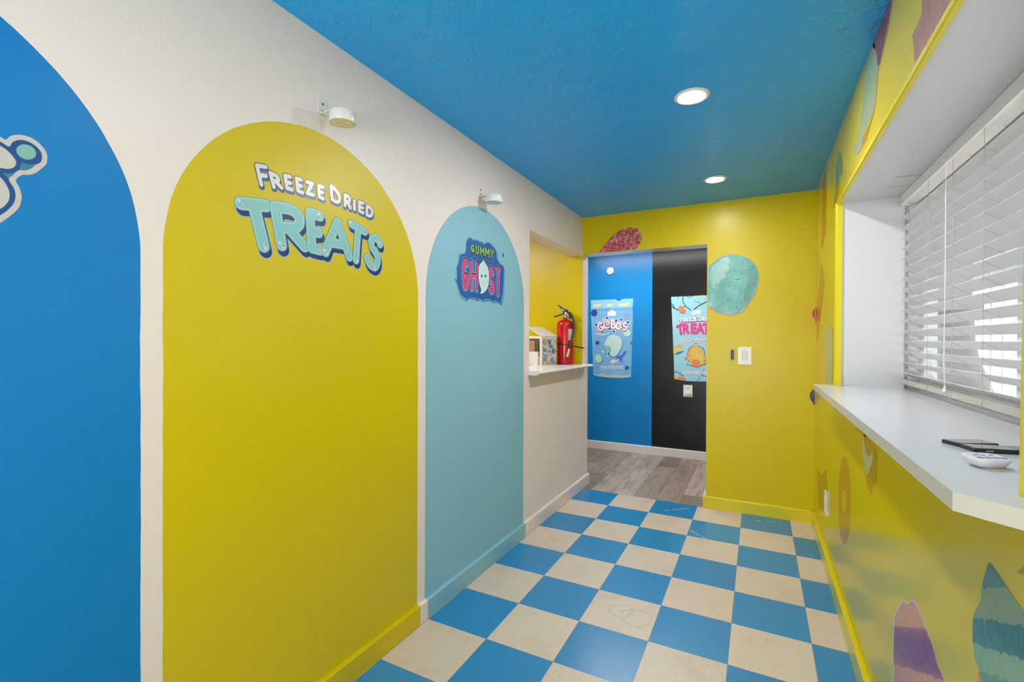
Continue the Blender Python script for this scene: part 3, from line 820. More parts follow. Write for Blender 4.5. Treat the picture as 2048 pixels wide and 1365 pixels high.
# sticker cut by the left frame edge, on the blue arch
C3 = crop(0, 220, .19048)
bm = bm_new()
for h, mi, pts in ((.0004, 0, [(-260, 330), (-120, 230), (0, 283), (60, 312), (105, 278), (170, 262), (260, 270), (360, 310), (440, 380), (492, 465), (488, 560), (440, 612), (370, 665), (300, 684), (232, 684), (166, 738), (205, 820), (227, 920), (200, 1020), (130, 1095), (0, 1190), (-160, 1290), (-330, 1250), (-420, 1000), (-400, 700), (-340, 450)]),
                   (.0006, 1, [(-240, 380), (-120, 290), (0, 332), (92, 386), (130, 340), (200, 315), (290, 330), (380, 385), (436, 462), (428, 545), (365, 580), (300, 628), (250, 633), (200, 632), (90, 716), (148, 830), (160, 920), (130, 1000), (60, 1068), (0, 1108), (-160, 1210), (-300, 1180), (-370, 980), (-350, 700), (-300, 480)]),
                   (.0008, 2, [(232, 552), (300, 575), (372, 572), (300, 628), (210, 628)]), (.0008, 2, [(30, 662), (90, 672), (160, 655), (90, 714)]),
                   (.0009, 0, [(-200, 400), (-100, 340), (0, 378), (80, 432), (148, 508), (168, 560), (142, 605), (80, 620), (0, 611), (-120, 600), (-200, 520)]),
                   (.0009, 0, [(-180, 700), (-80, 660), (0, 706), (60, 780), (98, 870), (90, 950), (50, 1005), (0, 1040), (-120, 1110), (-260, 1080), (-300, 900)])):
    loops_to_mesh(bm, 'L', [poly2('L', C3, pts, True, 4)], h, mi)
e = [(273 + 108 * math.cos(a) * math.cos(.35) - 76 * math.sin(a) * math.sin(.35), 443 + 108 * math.cos(a) * math.sin(.35) + 76 * math.sin(a) * math.cos(.35)) for a in np.linspace(0, 2 * PI, 25)[:-1]]
loops_to_mesh(bm, 'L', [poly2('L', C3, e, False)], .0010, 3)
decal('wall_sticker', bm, [flat('sticker_white', (.50, .48, .48)), flat('sticker_navy', (.006, .07, .26)), flat('sticker_slate', (.05, .19, .29)), flat('sticker_mint', (.19, .42, .40))],
      'white and navy sticker with a mint oval on the blue arch')

# ================================================================== RIGHT AND END WALL CANDY DECALS
def candy_mat(name, cols, scale=14, rough=.2, stretch=(1, 1, 1), zstops=None, amp=.02, spots=None, slope=(0, 0)):
    t = NT(name); X, Y, Z = t.pos()
    n = t.noise(scale, 5, .65, vec=t.scalev(t.P, stretch))
    if zstops:
        zz = t.math('ADD', t.math('ADD', Z, t.math('MULTIPLY', t.math('SUBTRACT', Y, slope[1]), slope[0])), t.math('MULTIPLY', t.math('SUBTRACT', n, .5), amp))
        lo, hi = zstops[0][0], zstops[-1][0]
        f = t.math('DIVIDE', t.math('SUBTRACT', zz, lo), hi - lo, clamp=True)
        c = t.ramp(f, [((z - lo) / (hi - lo), c) for z, c in zstops], 'CONSTANT')
        c = t.mix(t.math('MULTIPLY', t.math('SUBTRACT', t.noise(scale * 2.2, 5, .7, vec=t.scalev(t.P, stretch)), .42, clamp=True), 2.2, clamp=True), c, cols[0])
    else:
        c = t.ramp(n, [(.36 + .28 * i / max(1, len(cols) - 1), k) for i, k in enumerate(cols)])
    if spots:
        s = t.noise(spots[0], 2, .5); c = t.mix(t.math('GREATER_THAN', s, spots[1]), c, spots[2])
    t.setup(c, rough); return t.m
ORG = flat('decal_orange_edge', (.46, .20, .004), .2)  # orange rim of the candy decals
ident = crop(0, 0, 1)
def rdecal(name, layers, mats, label, pl='R', group=None):
    bm = bm_new()
    for h, mi, pts, sm in layers: loops_to_mesh(bm, pl, [poly2(pl, ident, pts, sm, 5)], h, mi)
    return decal(name, bm, mats, label, group=group)
def sc(pts, k, x0, y0): return [(x0 + x * k, y0 + y * k) for x, y in pts]
K2 = .3077
rdecal('candy_decal', [(.0004, 1, sc([(668, -30), (648, 140), (606, 340), (577, 460), (572, 520), (548, 740), (482, 870), (462, 975), (440, 1002), (500, 900), (540, 700), (560, 500), (580, 300), (630, -30)], K2, 1580, 0), True),
                       (.0006, 0, sc([(542, 278), (560, 330), (577, 430), (600, 330), (640, 140), (662, -30), (640, -30), (625, 20)], K2, 1580, 0), True),
                       (.0006, 2, sc([(541, 280), (556, 320), (574, 435), (568, 505), (545, 720), (480, 860), (460, 968), (432, 1000), (414, 985), (450, 850), (470, 700), (488, 440), (500, 380)], K2, 1580, 0), True)],
       [candy_mat('maroon_candy', [(.30, .02, .03), (.16, .008, .02), (.45, .12, .10)], 30), ORG, candy_mat('sage_candy', [(.26, .32, .16), (.36, .40, .22)], 40, stretch=(1, 3, .6))],
       'long sage and maroon candy decal slanting down from the ceiling above the window')
rdecal('candy_decal', [(.0004, 0, sc([(858, -60), (858, 95), (797, 225), (812, 412), (850, 350), (1060, -30), (1085, -60)], K2, 1580, 0), False)],
       [candy_mat('salmon_candy', [(.36, .13, .07), (.47, .20, .12)], 26, stretch=(1, 4, .5))], 'salmon pink candy decal above the window head, cut by the yellow bead')
rdecal('candy_decal', [(.0004, 1, [(1672.5, 385), (1676, 362), (1680, 350), (1676, 395), (1670.5, 419), (1668.5, 414), (1666, 419), (1667, 398)], False), (.0006, 0, [(1678.5, 306), (1683, 318), (1685.5, 336), (1684, 350), (1675, 368), (1669, 398), (1667, 396), (1671, 370), (1671.2, 350), (1673, 330)], True)],
       [candy_mat('green_candy', [(.06, .24, .05), (.30, .34, .20)], 12), ORG], 'small green candy decal high on the right wall near the corner')
rdecal('candy_decal', [(.0004, 0, [(1650.5, 341), (1652.6, 352), (1652.6, 420), (1651.6, 472), (1648, 476), (1646.5, 490), (1643.4, 500), (1643.2, 470), (1644.4, 400), (1645.5, 365)], False)],
       [candy_mat('burnt_orange_candy', [(.40, .13, .004), (.46, .17, .006)], 18)], 'narrow burnt orange strip decal running down from the ceiling corner')
rdecal('candy_decal', [(.0004, 0, [(1642.3, 527), (1645, 542), (1649, 564), (1648, 580), (1643, 616), (1640, 645), (1637, 668), (1634, 684), (1632.3, 655), (1632, 640), (1633, 620), (1636, 592)], False)],
       [candy_mat('amber_candy', [(.46, .19, .004), (.50, .23, .006)], 18)], 'amber streak decal beside the red drop near the corner')
# the drop crosses the corner: one piece on each wall
def drop(name, ucorner, pts, mat, label, hB=.0006):
    bm = bm_new()
    sp = spline(pts, True, 6)
    back = [(min(p.x, ucorner), p.y) for p in sp]; right = [(max(p.x, ucorner), p.y) for p in sp]
    loops_to_mesh(bm, 'B', [poly2('B', ident, back, False)], hB, 0)
    if max(p.x for p in sp) > ucorner + 1: loops_to_mesh(bm, 'R', [poly2('R', ident, right, False)], hB + .0004, 0)
    return decal(name, bm, [mat], label)
drop('candy_decal', 1629.6, [(1632.5, 615.5), (1638, 618), (1641, 626), (1639, 637), (1634, 644), (1632, 649), (1629.2, 640), (1625.5, 632), (1625, 624), (1628, 618)],
     candy_mat('red_candy', [(.40, .004, .004), (.52, .01, .01)], 40), 'small red drop decal in the corner beside the amber streak')
rdecal('candy_decal', [(.0005, 0, [(1628.9, 778), (1624, 782), (1620.4, 786), (1619, 790), (1620, 797), (1624, 804), (1628.9, 809.5)], True)],
       [candy_mat('dark_plum_candy', [(.012, .004, .003), (.035, .008, .01)], 40)], 'dark plum decal at the corner just below the sill end', pl='B')
rdecal('candy_decal', [(.0004, 1, [(1651, 662), (1665.5, 655), (1666, 720), (1664, 768), (1653, 768), (1649.5, 730), (1650, 680)], True), (.0006, 0, [(1650.5, 662), (1653, 653), (1656, 655), (1660, 650), (1664, 655), (1664.5, 700), (1663, 769), (1653, 769), (1650, 745), (1649, 710)], True)],
       [candy_mat('pale_sage_candy', [(.30, .36, .20), (.42, .44, .28)], 30, stretch=(1, 5, .5)), flat('decal_dark_yellow', (.42, .30, .004), .2)], 'pale sage candy decal beside the window bead above the sill')
K3 = .3811
rdecal('candy_decal', [(.0004, 0, sc([(300, 655), (345, 700), (347, 722), (298, 685)], K3, 1600, 600), False),
                       (.0004, 0, sc([(335, 708), (372, 745), (398, 775), (406, 850), (397, 960), (380, 985), (376, 1022), (350, 965), (343, 900), (333, 800)], K3, 1600, 600), True),
                       (.0006, 1, sc([(345, 745), (378, 770), (392, 790), (388, 860), (372, 930), (355, 905), (345, 850)], K3, 1600, 600), True),
                       (.0008, 2, sc([(333, 715), (328, 770), (335, 850), (347, 905), (358, 912), (378, 860), (382, 810), (365, 825), (348, 800), (340, 750)], K3, 1600, 600), True)],
       [candy_mat('caramel_candy', [(.46, .20, .004), (.50, .25, .01)], 20), candy_mat('toffee_candy', [(.36, .20, .04), (.42, .26, .06)], 40), candy_mat('cream_candy', [(.50, .47, .30), (.60, .57, .42)], 40)],
       'caramel candy decal with a cream crescent hanging under the sill edge')
# ring: outer with a hole
bm = bm_new()
def ell(cx, cy, rx, ry, n=40): return [(cx + rx * math.cos(a), cy + ry * math.sin(a)) for a in np.linspace(0, 2 * PI, n + 1)[:-1]]
o1 = poly2('R', ident, ell(1688.6, 1002.5, 12.8, 91.5), False); i1 = poly2('R', ident, ell(1687.0, 1003, 4.3, 21), False)
loops_to_mesh(bm, 'R', [o1, i1], .0004, 1)
o2 = poly2('R', ident, ell(1688.6, 1001.5, 12.2, 89.5), False); i2 = poly2('R', ident, ell(1687.2, 1003, 4.9, 23), False)
loops_to_mesh(bm, 'R', [o2, i2], .0006, 0)
decal('candy_ring_decal', bm, [candy_mat('peach_ring_candy', [(.50, .16, .008), (.42, .24, .006)], 7), flat('decal_pale_edge', (.62, .52, .22), .2)], 'tall orange candy ring decal on the yellow wall under the sill')
rdecal('candy_decal', [(.0004, 0, [(1634.5, 935), (1638, 946), (1643, 951), (1648, 946), (1652.5, 939), (1653.5, 960), (1656, 1010), (1654.5, 1026), (1650, 1018), (1646, 1025), (1641, 1016), (1638.5, 1020), (1636.2, 1000), (1635, 970)], False)],
       [candy_mat('olive_candy', [(.26, .20, .01), (.34, .24, .01)], 60)], 'olive brown candy decal behind the wall outlet')
K4 = .2234
pk = sc([(150, 1420), (128, 1250), (122, 1100), (128, 850), (138, 765), (200, 652), (250, 663), (288, 640), (325, 675), (400, 860), (470, 1040), (505, 1180), (545, 1420)], K4, 1760, 1060)
pkr = sc([(140, 1420), (121, 1250), (116, 1100), (121, 850), (130, 760), (196, 642), (250, 654), (290, 630), (333, 670), (404, 858), (472, 1038), (508, 1178), (548, 1420)], K4, 1760, 1060)
rdecal('candy_decal', [(.0004, 1, pkr, True), (.0006, 0, pk, True)],
       [candy_mat('pink_and_purple_bands', [(.38, .12, .22)], 26, zstops=[(.15, (.50, .20, .14)), (.345, (.20, .02, .14)), (.452, (.52, .22, .17)), (.70, (.52, .22, .17))], stretch=(1, 4, .5), amp=.03, slope=(.52, -2.155)), D_WHITE],
       'pink candy stick decal with a purple band and white edge at the frame bottom')
tk = sc([(985, 302), (1005, 318), (1130, 500), (1240, 665), (1400, 900), (1600, 1250), (1500, 1500), (980, 1480), (925, 1360), (895, 1270), (852, 1150), (834, 1000), (832, 850), (852, 735), (905, 640), (915, 520), (965, 325)], K4, 1760, 1060)
rdecal('candy_decal', [(.0004, 1, sc([(886, 1265), (930, 1365), (1000, 1500), (880, 1500), (884, 1380)], K4, 1760, 1060), False), (.0006, 0, tk, True)],
       [candy_mat('teal_and_sage_bands', [(.07, .24, .19)], 22, zstops=[(.45, (.09, .26, .19)), (.69, (.20, .36, .20)), (.733, (.006, .15, .15)), (.78, (.20, .30, .15)), (.836, (.02, .17, .15)), (.95, (.02, .17, .15))], stretch=(1, 2.4, .6), amp=.03, slope=(.45, -2.74)), flat('decal_salmon', (.50, .20, .08), .2)],
       'large teal and sage banded candy leaf decal at the lower right corner')
rdecal('candy_decal', [(.0004, 0, sc([(1225, 385), (1289, 330), (1360, 300), (1360, 420), (1289, 402)], K4, 1760, 1060), False)],
       [flat('decal_ochre', (.34, .24, .004), .2)], 'dark ochre decal tip touching the right frame edge')
# end wall
C4 = crop(1180, 420, .2295)
def bdecal(layers, mats, label):
    bm = bm_new()
    for h, mi, pts, sm in layers: loops_to_mesh(bm, 'B', [poly2('B', C4, pts, sm, 5)], h, mi)
    return decal('candy_decal', bm, mats, label)
blob = [(1030, 525), (1080, 455), (1150, 405), (1235, 388), (1320, 398), (1390, 430), (1440, 480), (1468, 545), (1468, 610), (1440, 720), (1390, 800), (1330, 880), (1270, 908), (1200, 912), (1120, 895), (1060, 860), (1030, 825)]
blobo = [(x + 5, y + 12) if x > 1040 else (x, y + 12) for x, y in blob]
_z = lambda y: to2('B', 1300, 420 + y * .2295)[1]
def blobclip(p): return [(max(x, 1028), y) for x, y in [(q.x, q.y) for q in spline(p, True, 5)]]
bdecal([(.0004, 1, blobclip(blobo), False), (.0006, 0, blobclip(blob), False),
        (.0008, 2, [(1320, 410), (1370, 450), (1400, 520), (1385, 600), (1350, 700), (1330, 800), (1290, 880), (1240, 905), (1300, 895), (1370, 810), (1425, 720), (1460, 600), (1455, 520), (1420, 460), (1370, 420)], True),
        (.0008, 3, [(1052, 520), (1085, 475), (1120, 455), (1150, 425), (1200, 415), (1222, 440), (1208, 480), (1215, 520), (1185, 545), (1180, 590), (1150, 600), (1120, 640), (1095, 650), (1080, 690), (1060, 640), (1065, 580)], True)],
       [candy_mat('speckled_teal_candy', [(.085, .30, .27), (.13, .40, .36), (.23, .52, .47)], 6, rough=.3, spots=(38, .70, (.05, .25, .24))), flat('decal_orange_rim', (.55, .22, .01), .3), candy_mat('deep_teal_candy', [(.085, .28, .25), (.13, .36, .32)], 20, rough=.3), candy_mat('pale_mint_candy', [(.22, .48, .43), (.33, .56, .50)], 16, rough=.3)],
       'big round teal candy decal on the yellow end wall beside the doorway')
bdecal([(.0004, 1, [(10, 384), (60, 355), (110, 352), (180, 350), (150, 370)], False), (.0006, 0, [(75, 374), (100, 340), (160, 262), (220, 203), (290, 165), (355, 152), (412, 162), (440, 195), (452, 240), (438, 290), (400, 345), (300, 355), (180, 366)], False)],
       [candy_mat('sugared_red_candy', [(.28, .025, .04), (.46, .07, .10), (.60, .28, .24)], 40, rough=.4, spots=(90, .66, (.72, .50, .42))), flat('decal_sand', (.50, .40, .14), .3)],
       'sugared red candy decal above the doorway, cut by the door head')
M_FILL = plain('pale_filler', (.55, .52, .36), .6)
for z, lab in ((2.0655, 'upper of the two pale screw anchors high on the yellow end wall'), (2.008, 'lower of the two pale screw anchors high on the yellow end wall')):
    bm = bm_new(); lathe(bm, (1.318, YB, z), [(.0065, 0), (.006, -.002), (.003, -.0028)], 12, 'y')
    decal('wall_anchor', bm, [M_FILL], lab, 'wall anchor', 'screw anchors on the end wall')

# ================================================================== SWITCHES AND OUTLETS
def plate_bm(c, wx, wz, th, axis):
    """plate centred at c on the wall; axis 'y' faces -y, 'x' faces -x"""
    bm = bm_new(); x, y, z = c
    if axis == 'y': box(bm, x - wx / 2, x + wx / 2, y - th, y, z - wz / 2, z + wz / 2)
    else: box(bm, x - th, x, y - wx / 2, y + wx / 2, z - wz / 2, z + wz / 2)
    return bm
t = thing('light_switch', 'white rocker light switch on the yellow end wall', 'light switch', (.926, YB, 1.157))
obj('wall_plate', plate_bm((.926, YB, 1.157), .088, .128, .006, 'y'), M_WPLAST, t, bevel=.003)
obj('rocker', plate_bm((.926, YB - .006, 1.158), .031, .066, .0035, 'y'), plain('ivory_rocker', (.60, .57, .50), .3), t, bevel=.0012)
bm = bm_new(); obox(bm, (.926, YB - .0062, 1.158), (1, 0, 0), (0, 1, 0), (0, 0, 1), .0175, .0004, .0350)
obj('rocker_gap', bm, plain('shadow_gap_grey', (.25, .24, .22), .6), t)
for z in (1.206, 1.106):
    bm = bm_new(); lathe(bm, (.926, YB - .0058, z), [(.0035, 0), (.003, -.001), (.001, -.0014)], 12, 'y'); obj('screw', bm, plain('steel_screw', (.35, .34, .32), .4, .6), t)
bm = bm_new(); box(bm, .834, .853, YB - .014, YB, 1.128, 1.198)
tag(obj('black_clip', bm, plain('black_plastic', (.01, .01, .01), .4), bevel=.006, loc=(.843, YB, 1.128)), 'small upright black plastic clip beside the light switch', 'clip')
# hall outlet with a plug-in
t = thing('wall_outlet', 'white outlet with a round plug-in on the black hall wall', 'outlet', (.348, YF, .726))
obj('wall_plate', plate_bm((.348, YF, .726), .092, .128, .006, 'y'), M_WPLAST, t, bevel=.003)
bm = bm_new()
for dx in (-.008, .008): box(bm, .348 + dx - .0015, .348 + dx + .0015, YF - .0066, YF - .005, .748, .760)
box(bm, .345, .351, YF - .0066, YF - .005, .738, .744)
obj('socket_slots', bm, plain('dark_slots', (.03, .03, .03), .5), t)
bm = bm_new(); lathe(bm, (.352, YF - .006, .690), [(.029, 0), (.030, -.010), (.028, -.022), (.020, -.028), (.001, -.030)], 28, 'y')
obj('plug_in', bm, plain('cream_plug', (.62, .59, .54), .35), t, smooth=True)
# outlet on the right wall
YO, ZO = -.640, .345
t = thing('wall_outlet', 'white outlet cover low on the yellow right wall over an olive decal', 'outlet', (XR, YO, ZO))
obj('wall_plate', plate_bm((XR, YO, ZO), .078, .128, .008, 'x'), M_WPLAST, t, bevel=.003)
obj('socket_face', plate_bm((XR - .008, YO, ZO), .034, .068, .002, 'x'), M_WPLAST, t, bevel=.0008)

# smoke alarm / chime on the blue half of the hall wall
t = thing('round_alarm', 'small round white alarm with a triangle mark high on the blue hall wall', 'alarm', (-.504, YF, 2.067))
bm = bm_new(); lathe(bm, (-.504, YF, 2.067), [(.042, 0), (.043, -.012), (.040, -.020), (.030, -.024), (.001, -.025)], 40, 'y')
obj('cover', bm, M_WPLAST, t, smooth=True)
bm = bm_new()
for a, b in (((-.020, -.016), (0, .022)), ((0, .022), (.020, -.016)), ((-.020, -.016), (.020, -.016))):
    tube(bm, [(-.504 + a[0], YF - .0255, 2.067 + a[1]), (-.504 + b[0], YF - .0255, 2.067 + b[1])], .0022, 6)
obj('triangle_mark', bm, plain('beige_mark', (.42, .36, .27), .5), t)

# ================================================================== POUCH POSTERS ON THE HALL WALL
def text_mesh(bm, pl, C, s, p0, p1, hgt, h, mi, shear=0.0, grow=0.0):
    """type set between two baseline points given in crop pixels; hgt in crop pixels"""
    cu = bpy.data.curves.new('tmp', 'FONT'); cu.body = s; cu.size = 1.0; cu.shear = shear; cu.offset = grow
    o = bpy.data.objects.new('tmp', cu); me = bpy.data.meshes.new_from_object(o)
    xs = [v.co.x for v in me.vertices]; ys = [v.co.y for v in me.vertices]
    w = max(xs) - min(xs); hh = .72; x0 = min(xs)
    a = np.array(to2(pl, *C(*p0))); b = np.array(to2(pl, *C(*p1))); cc = np.array(to2(pl, *C(p0[0], p0[1] - hgt)))
    up = (cc - a)
    vs = []
    for v in me.vertices:
        q = a + (b - a) * (v.co.x - x0) / w + up * v.co.y / hh
        vs.append(bm.verts.new(to3(pl, q[0], q[1], h)))
    for f in me.polygons:
        nf = bm.faces.new([vs[i] for i in f.vertices]); nf.material_index = mi; nf.normal_update()
        ax, val, sg, oa = PL[pl]
        if nf.normal[ax] * sg < 0: nf.normal_flip()
    bpy.data.objects.remove(o); bpy.data.curves.remove(cu); bpy.data.meshes.remove(me)
def circ(x, y, rx, ry=None, rot=0, n=20):
    ry = ry or rx
    return [(x + rx * math.cos(a) * math.cos(rot) - ry * math.sin(a) * math.sin(rot), y + rx * math.cos(a) * math.sin(rot) + ry * math.sin(a) * math.cos(rot)) for a in np.linspace(0, 2 * PI, n + 1)[:-1]]
P_W = flat('print_white', (.72, .70, .72), .35); P_CORAL = flat('print_coral', (.62, .24, .20), .35); P_YEL = flat('print_yellow', (.85, .74, .01), .35)
P_ROY = flat('print_royal_blue', (.03, .13, .50), .35); P_NAVY = flat('print_navy', (.02, .05, .26), .35); P_NAVY2 = flat('print_plum_outline', (.05, .03, .16), .35); P_LIL = flat('print_lilac', (.25, .24, .50), .35)
P_MINT = flat('print_mint', (.42, .60, .58), .35); P_MINT2 = flat('print_mint_dark', (.18, .42, .36), .35); P_SHD = flat('print_blue_shade', (.03, .15, .33), .35)
P_MAG = flat('print_magenta', (.62, .012, .20), .35); P_MAGD = flat('print_dark_magenta', (.22, .01, .09), .35); P_BLK = flat('print_black', (.01, .012, .015), .35)
P_OR = flat('print_orange', (.70, .17, .08), .35); P_AMB = flat('print_amber', (.72, .34, .04), .35); P_GR = flat('print_lime', (.50, .60, .04), .35); P_RY = flat('print_gold', (.65, .45, .03), .35)
def pouch_mat(name, c1, c2):
    t = NT(name); X, Y, Z = t.pos()
    c = t.mix(t.noise(3.2, 3), c1, c2); t.setup(c, .3); return t.m
CP = crop(1160, 580, .13917)
p1 = thing('pouch_poster', 'blue candy pouch poster reading Globos on the blue hall wall', 'poster', (-.49, YF, .85), 'candy pouch posters on the hall wall')
PT = .004
bm = bm_new()
out1 = [(155, 151), (460, 138), (766, 124), (764, 200), (757, 240), (760, 420), (748, 760), (736, 1252), (700, 1262), (600, 1270), (470, 1268), (350, 1258), (260, 1245), (195, 1226), (185, 1000), (168, 560), (158, 270), (162, 235)]
loops_to_mesh(bm, 'F', [poly2('F', CP, out1, False)], PT, 0)
# thickness of the board
b2 = [to3('F', *to2('F', *CP(*p)), PT) for p in out1]; b3 = [to3('F', *to2('F', *CP(*p)), 0) for p in out1]
A = [bm.verts.new(p) for p in b2]; B = [bm.verts.new(p) for p in b3]
for i in range(len(A)): f = bm.faces.new((A[i], A[(i + 1) % len(A)], B[(i + 1) % len(A)], B[i])); f.material_index = 0
obj('pouch_board', bm, [pouch_mat('pouch_blue_print', (.10, .31, .58), (.19, .44, .64))], p1)
bm = bm_new(); h = PT
def PF(pts, mi, hh, sm=True, C=CP): loops_to_mesh(bm, 'F', [poly2('F', C, pts, sm, 4)], PT + hh, mi)
PF([(158, 154), (460, 141), (762, 128), (757, 245), (459, 262), (160, 268)], 0, .0003, False)
PF([(195, 1205), (260, 1218), (320, 1200), (420, 1222), (520, 1215), (640, 1232), (736, 1222), (736, 1250), (600, 1268), (470, 1266), (350, 1256), (260, 1243), (196, 1225)], 1, .0003, False)
PF([(162, 288), (460, 280), (758, 272), (758, 277), (460, 285), (162, 294)], 2, .0004, False)
PF([(162, 300), (190, 300), (205, 700), (215, 1190), (196, 1190), (180, 700)], 3, .00035, False)
obj('seal_and_base_print', bm, [flat('pouch_band', (.22, .47, .68)), flat('pouch_base_speckle', (.36, .50, .50)), P_SHD, flat('pouch_side_sheen', (.16, .42, .66))], p1)
bm = bm_new()
text_mesh(bm, 'F', CP, 'FIZZY', (190, 252), (312, 246), 40, PT + .0006, 0, .35, .035); obj('yellow_word', bm, [P_YEL], p1)
bm = bm_new(); text_mesh(bm, 'F', CP, 'AIRY', (378, 244), (490, 240), 40, PT + .0006, 0, .35, .035); obj('yellow_word', bm, [P_YEL], p1)
bm = bm_new(); text_mesh(bm, 'F', CP, 'SWEET', (560, 238), (716, 230), 40, PT + .0006, 0, .35, .035); obj('yellow_word', bm, [P_YEL], p1)
bm = bm_new(); PF(circ(343, 228, 6), 0, .0006); obj('white_dot', bm, [P_W], p1)
bm = bm_new(); PF(circ(524, 220, 6), 0, .0006); obj('white_dot', bm, [P_W], p1)
bm = bm_new()
PF([(395, 322), (425, 312), (458, 283), (490, 310), (517, 316), (515, 372), (402, 378)], 0, .0005, False)
obj('house_mark', bm, [P_W], p1)
gl = [('G', (262, 492), (316, 480), (266, 578), (332, 582), .0145), ('L', (346, 440), (372, 436), (358, 550), (408, 540), .0125), ('O', (384, 462), (420, 458), (386, 506), (420, 502), .0105), ('B', (455, 440), (497, 448), (460, 548), (508, 545), .0135), ('O', (526, 488), (584, 482), (526, 566), (584, 562), .0135), ('S', (630, 485), (672, 478), (620, 578), (662, 572), .0125)]
gs = [s for ch, *q in gl for s in letter(ch, grow_q(q[:4], 1.12, 1.06), 'F', CP, q[4] * .72)]
gs2 = gs + [([to2('F', *CP(*p))], .007) for p in ((390, 402), (593, 425), (690, 462), (488, 598), (322, 598), (424, 556), (522, 440), (232, 500))]
bm = bm_new()
stroke_layers(bm, 'F', gs2, [(.0135, (0, -.003), PT + .0006, 0), (.0075, (0, -.003), PT + .0009, 1)], .002)
stroke_layers(bm, 'F', gs, [(.0006, (0, 0), PT + .0012, 2)], .002)
stroke_layers(bm, 'F', [([to2('F', *CP(225, 630)), to2('F', *CP(330, 650)), to2('F', *CP(425, 620))], .004)], [(0, (0, 0), PT + .0006, 2)], .002)
obj('globos_lettering', bm, [P_W, P_NAVY2, flat('print_warm_white', (.74, .67, .66), .35)], p1)
bm = bm_new()
PF([(495, 660), (570, 672), (614, 735), (614, 805), (578, 890), (530, 960), (476, 975), (430, 950), (405, 905)], 2, .0004)
PF([(480, 648), (550, 660), (600, 715), (606, 790), (572, 875), (522, 945), (475, 962), (432, 935), (425, 890), (395, 870), (370, 835), (372, 810), (352, 780), (390, 700), (430, 660)], 0, .0007)
PF([(375, 815), (410, 810), (445, 835), (452, 880), (430, 905), (395, 880), (378, 850)], 1, .0009)
PF(circ(330, 890, 22, 20), 0, .0007); PF([(375, 895), (392, 880), (408, 888), (400, 904)], 0, .0007, False); PF([(375, 950), (400, 944), (422, 955), (402, 968)], 0, .0007, False)
obj('bitten_candy_print', bm, [P_MINT, P_MINT2, P_SHD], p1)
bm = bm_new(); PF(circ(274, 1000, 50, 62, -.3), 2, .0004); obj('small_candy_print', bm, [P_MINT, P_MINT2, P_SHD], p1)
bm = bm_new(); PF(circ(266, 990, 48, 62, -.3), 0, .0007); obj('small_candy_print', bm, [P_MINT, P_MINT2, P_SHD], p1)
bm = bm_new(); PF([(640, 570), (700, 550), (742, 620), (735, 655), (690, 682), (640, 660)], 2, .0004); obj('small_candy_print', bm, [P_MINT, P_MINT2, P_SHD], p1)
bm = bm_new(); PF([(625, 590), (640, 580), (690, 560), (735, 615), (722, 655), (680, 674), (640, 655)], 0, .0007); obj('small_candy_print', bm, [P_MINT, P_MINT2, P_SHD], p1)
bm = bm_new(); PF(circ(206, 334, 46, 52), 0, .0005); obj('berry_print', bm, [P_NAVY, P_LIL, P_ROY], p1)
bm = bm_new(); PF([(528, 136), (588, 133), (586, 150), (560, 158), (532, 150)], 0, .0005); obj('berry_print', bm, [P_NAVY, P_LIL, P_ROY], p1)
bm = bm_new(); PF(circ(252, 762, 30, 28), 0, .0005); obj('berry_print', bm, [P_NAVY, P_LIL, P_ROY], p1)
bm = bm_new(); PF([(742, 740), (745, 735), (742, 786), (728, 780), (728, 752)], 0, .0005); obj('berry_print', bm, [P_NAVY, P_LIL, P_ROY], p1)
bm = bm_new(); PF([(655, 1105), (675, 1088), (688, 1103), (710, 1115), (700, 1135), (660, 1155), (652, 1130)], 0, .0005); obj('berry_print', bm, [P_NAVY, P_LIL, P_ROY], p1)
bm = bm_new(); PF(circ(680, 366, 38, 30), 1, .0005); obj('berry_print', bm, [P_NAVY, P_LIL, P_ROY], p1)
bm = bm_new(); PF([(520, 995), (545, 950), (600, 935), (650, 878), (668, 880), (665, 915), (620, 970), (590, 1030), (550, 1010)], 2, .0005); obj('berry_print', bm, [P_NAVY, P_LIL, P_ROY], p1)
for x, y in ((600, 1030), (612, 1010), (595, 1058), (627, 1058), (632, 1035)):
    bm = bm_new(); PF(circ(x, y, 6), 0, .0005, True); obj('berry_print', bm, [P_NAVY, P_LIL, P_ROY], p1)
SW = [P_CORAL, P_W, flat('print_pale_blue', (.42, .55, .70), .35)]
bm = bm_new()
text_mesh(bm, 'F', CP, 'Blue', (450, 1060), (565, 1025), 46, PT + .0008, 0, 0, .07)
text_mesh(bm, 'F', CP, 'Blue', (450, 1058), (565, 1023), 44, PT + .0011, 1, 0, .03)
obj('printed_words', bm, SW, p1)
bm = bm_new(); text_mesh(bm, 'F', CP, 'FREEZE DRIED CANDY', (290, 1122), (630, 1118), 26, PT + .0008, 1, 0, .02); obj('printed_words', bm, SW, p1)
bm = bm_new(); text_mesh(bm, 'F', CP, 'NATURALLY & ARTIFICIALLY FLAVORED', (292, 1144), (626, 1142), 13, PT + .0008, 1, 0, .01); obj('printed_words', bm, SW, p1)
bm = bm_new(); text_mesh(bm, 'F', CP, 'NET WT 1.15 OZ (32.6g)', (300, 1195), (622, 1200), 27, PT + .0008, 2); obj('printed_words', bm, SW, p1)

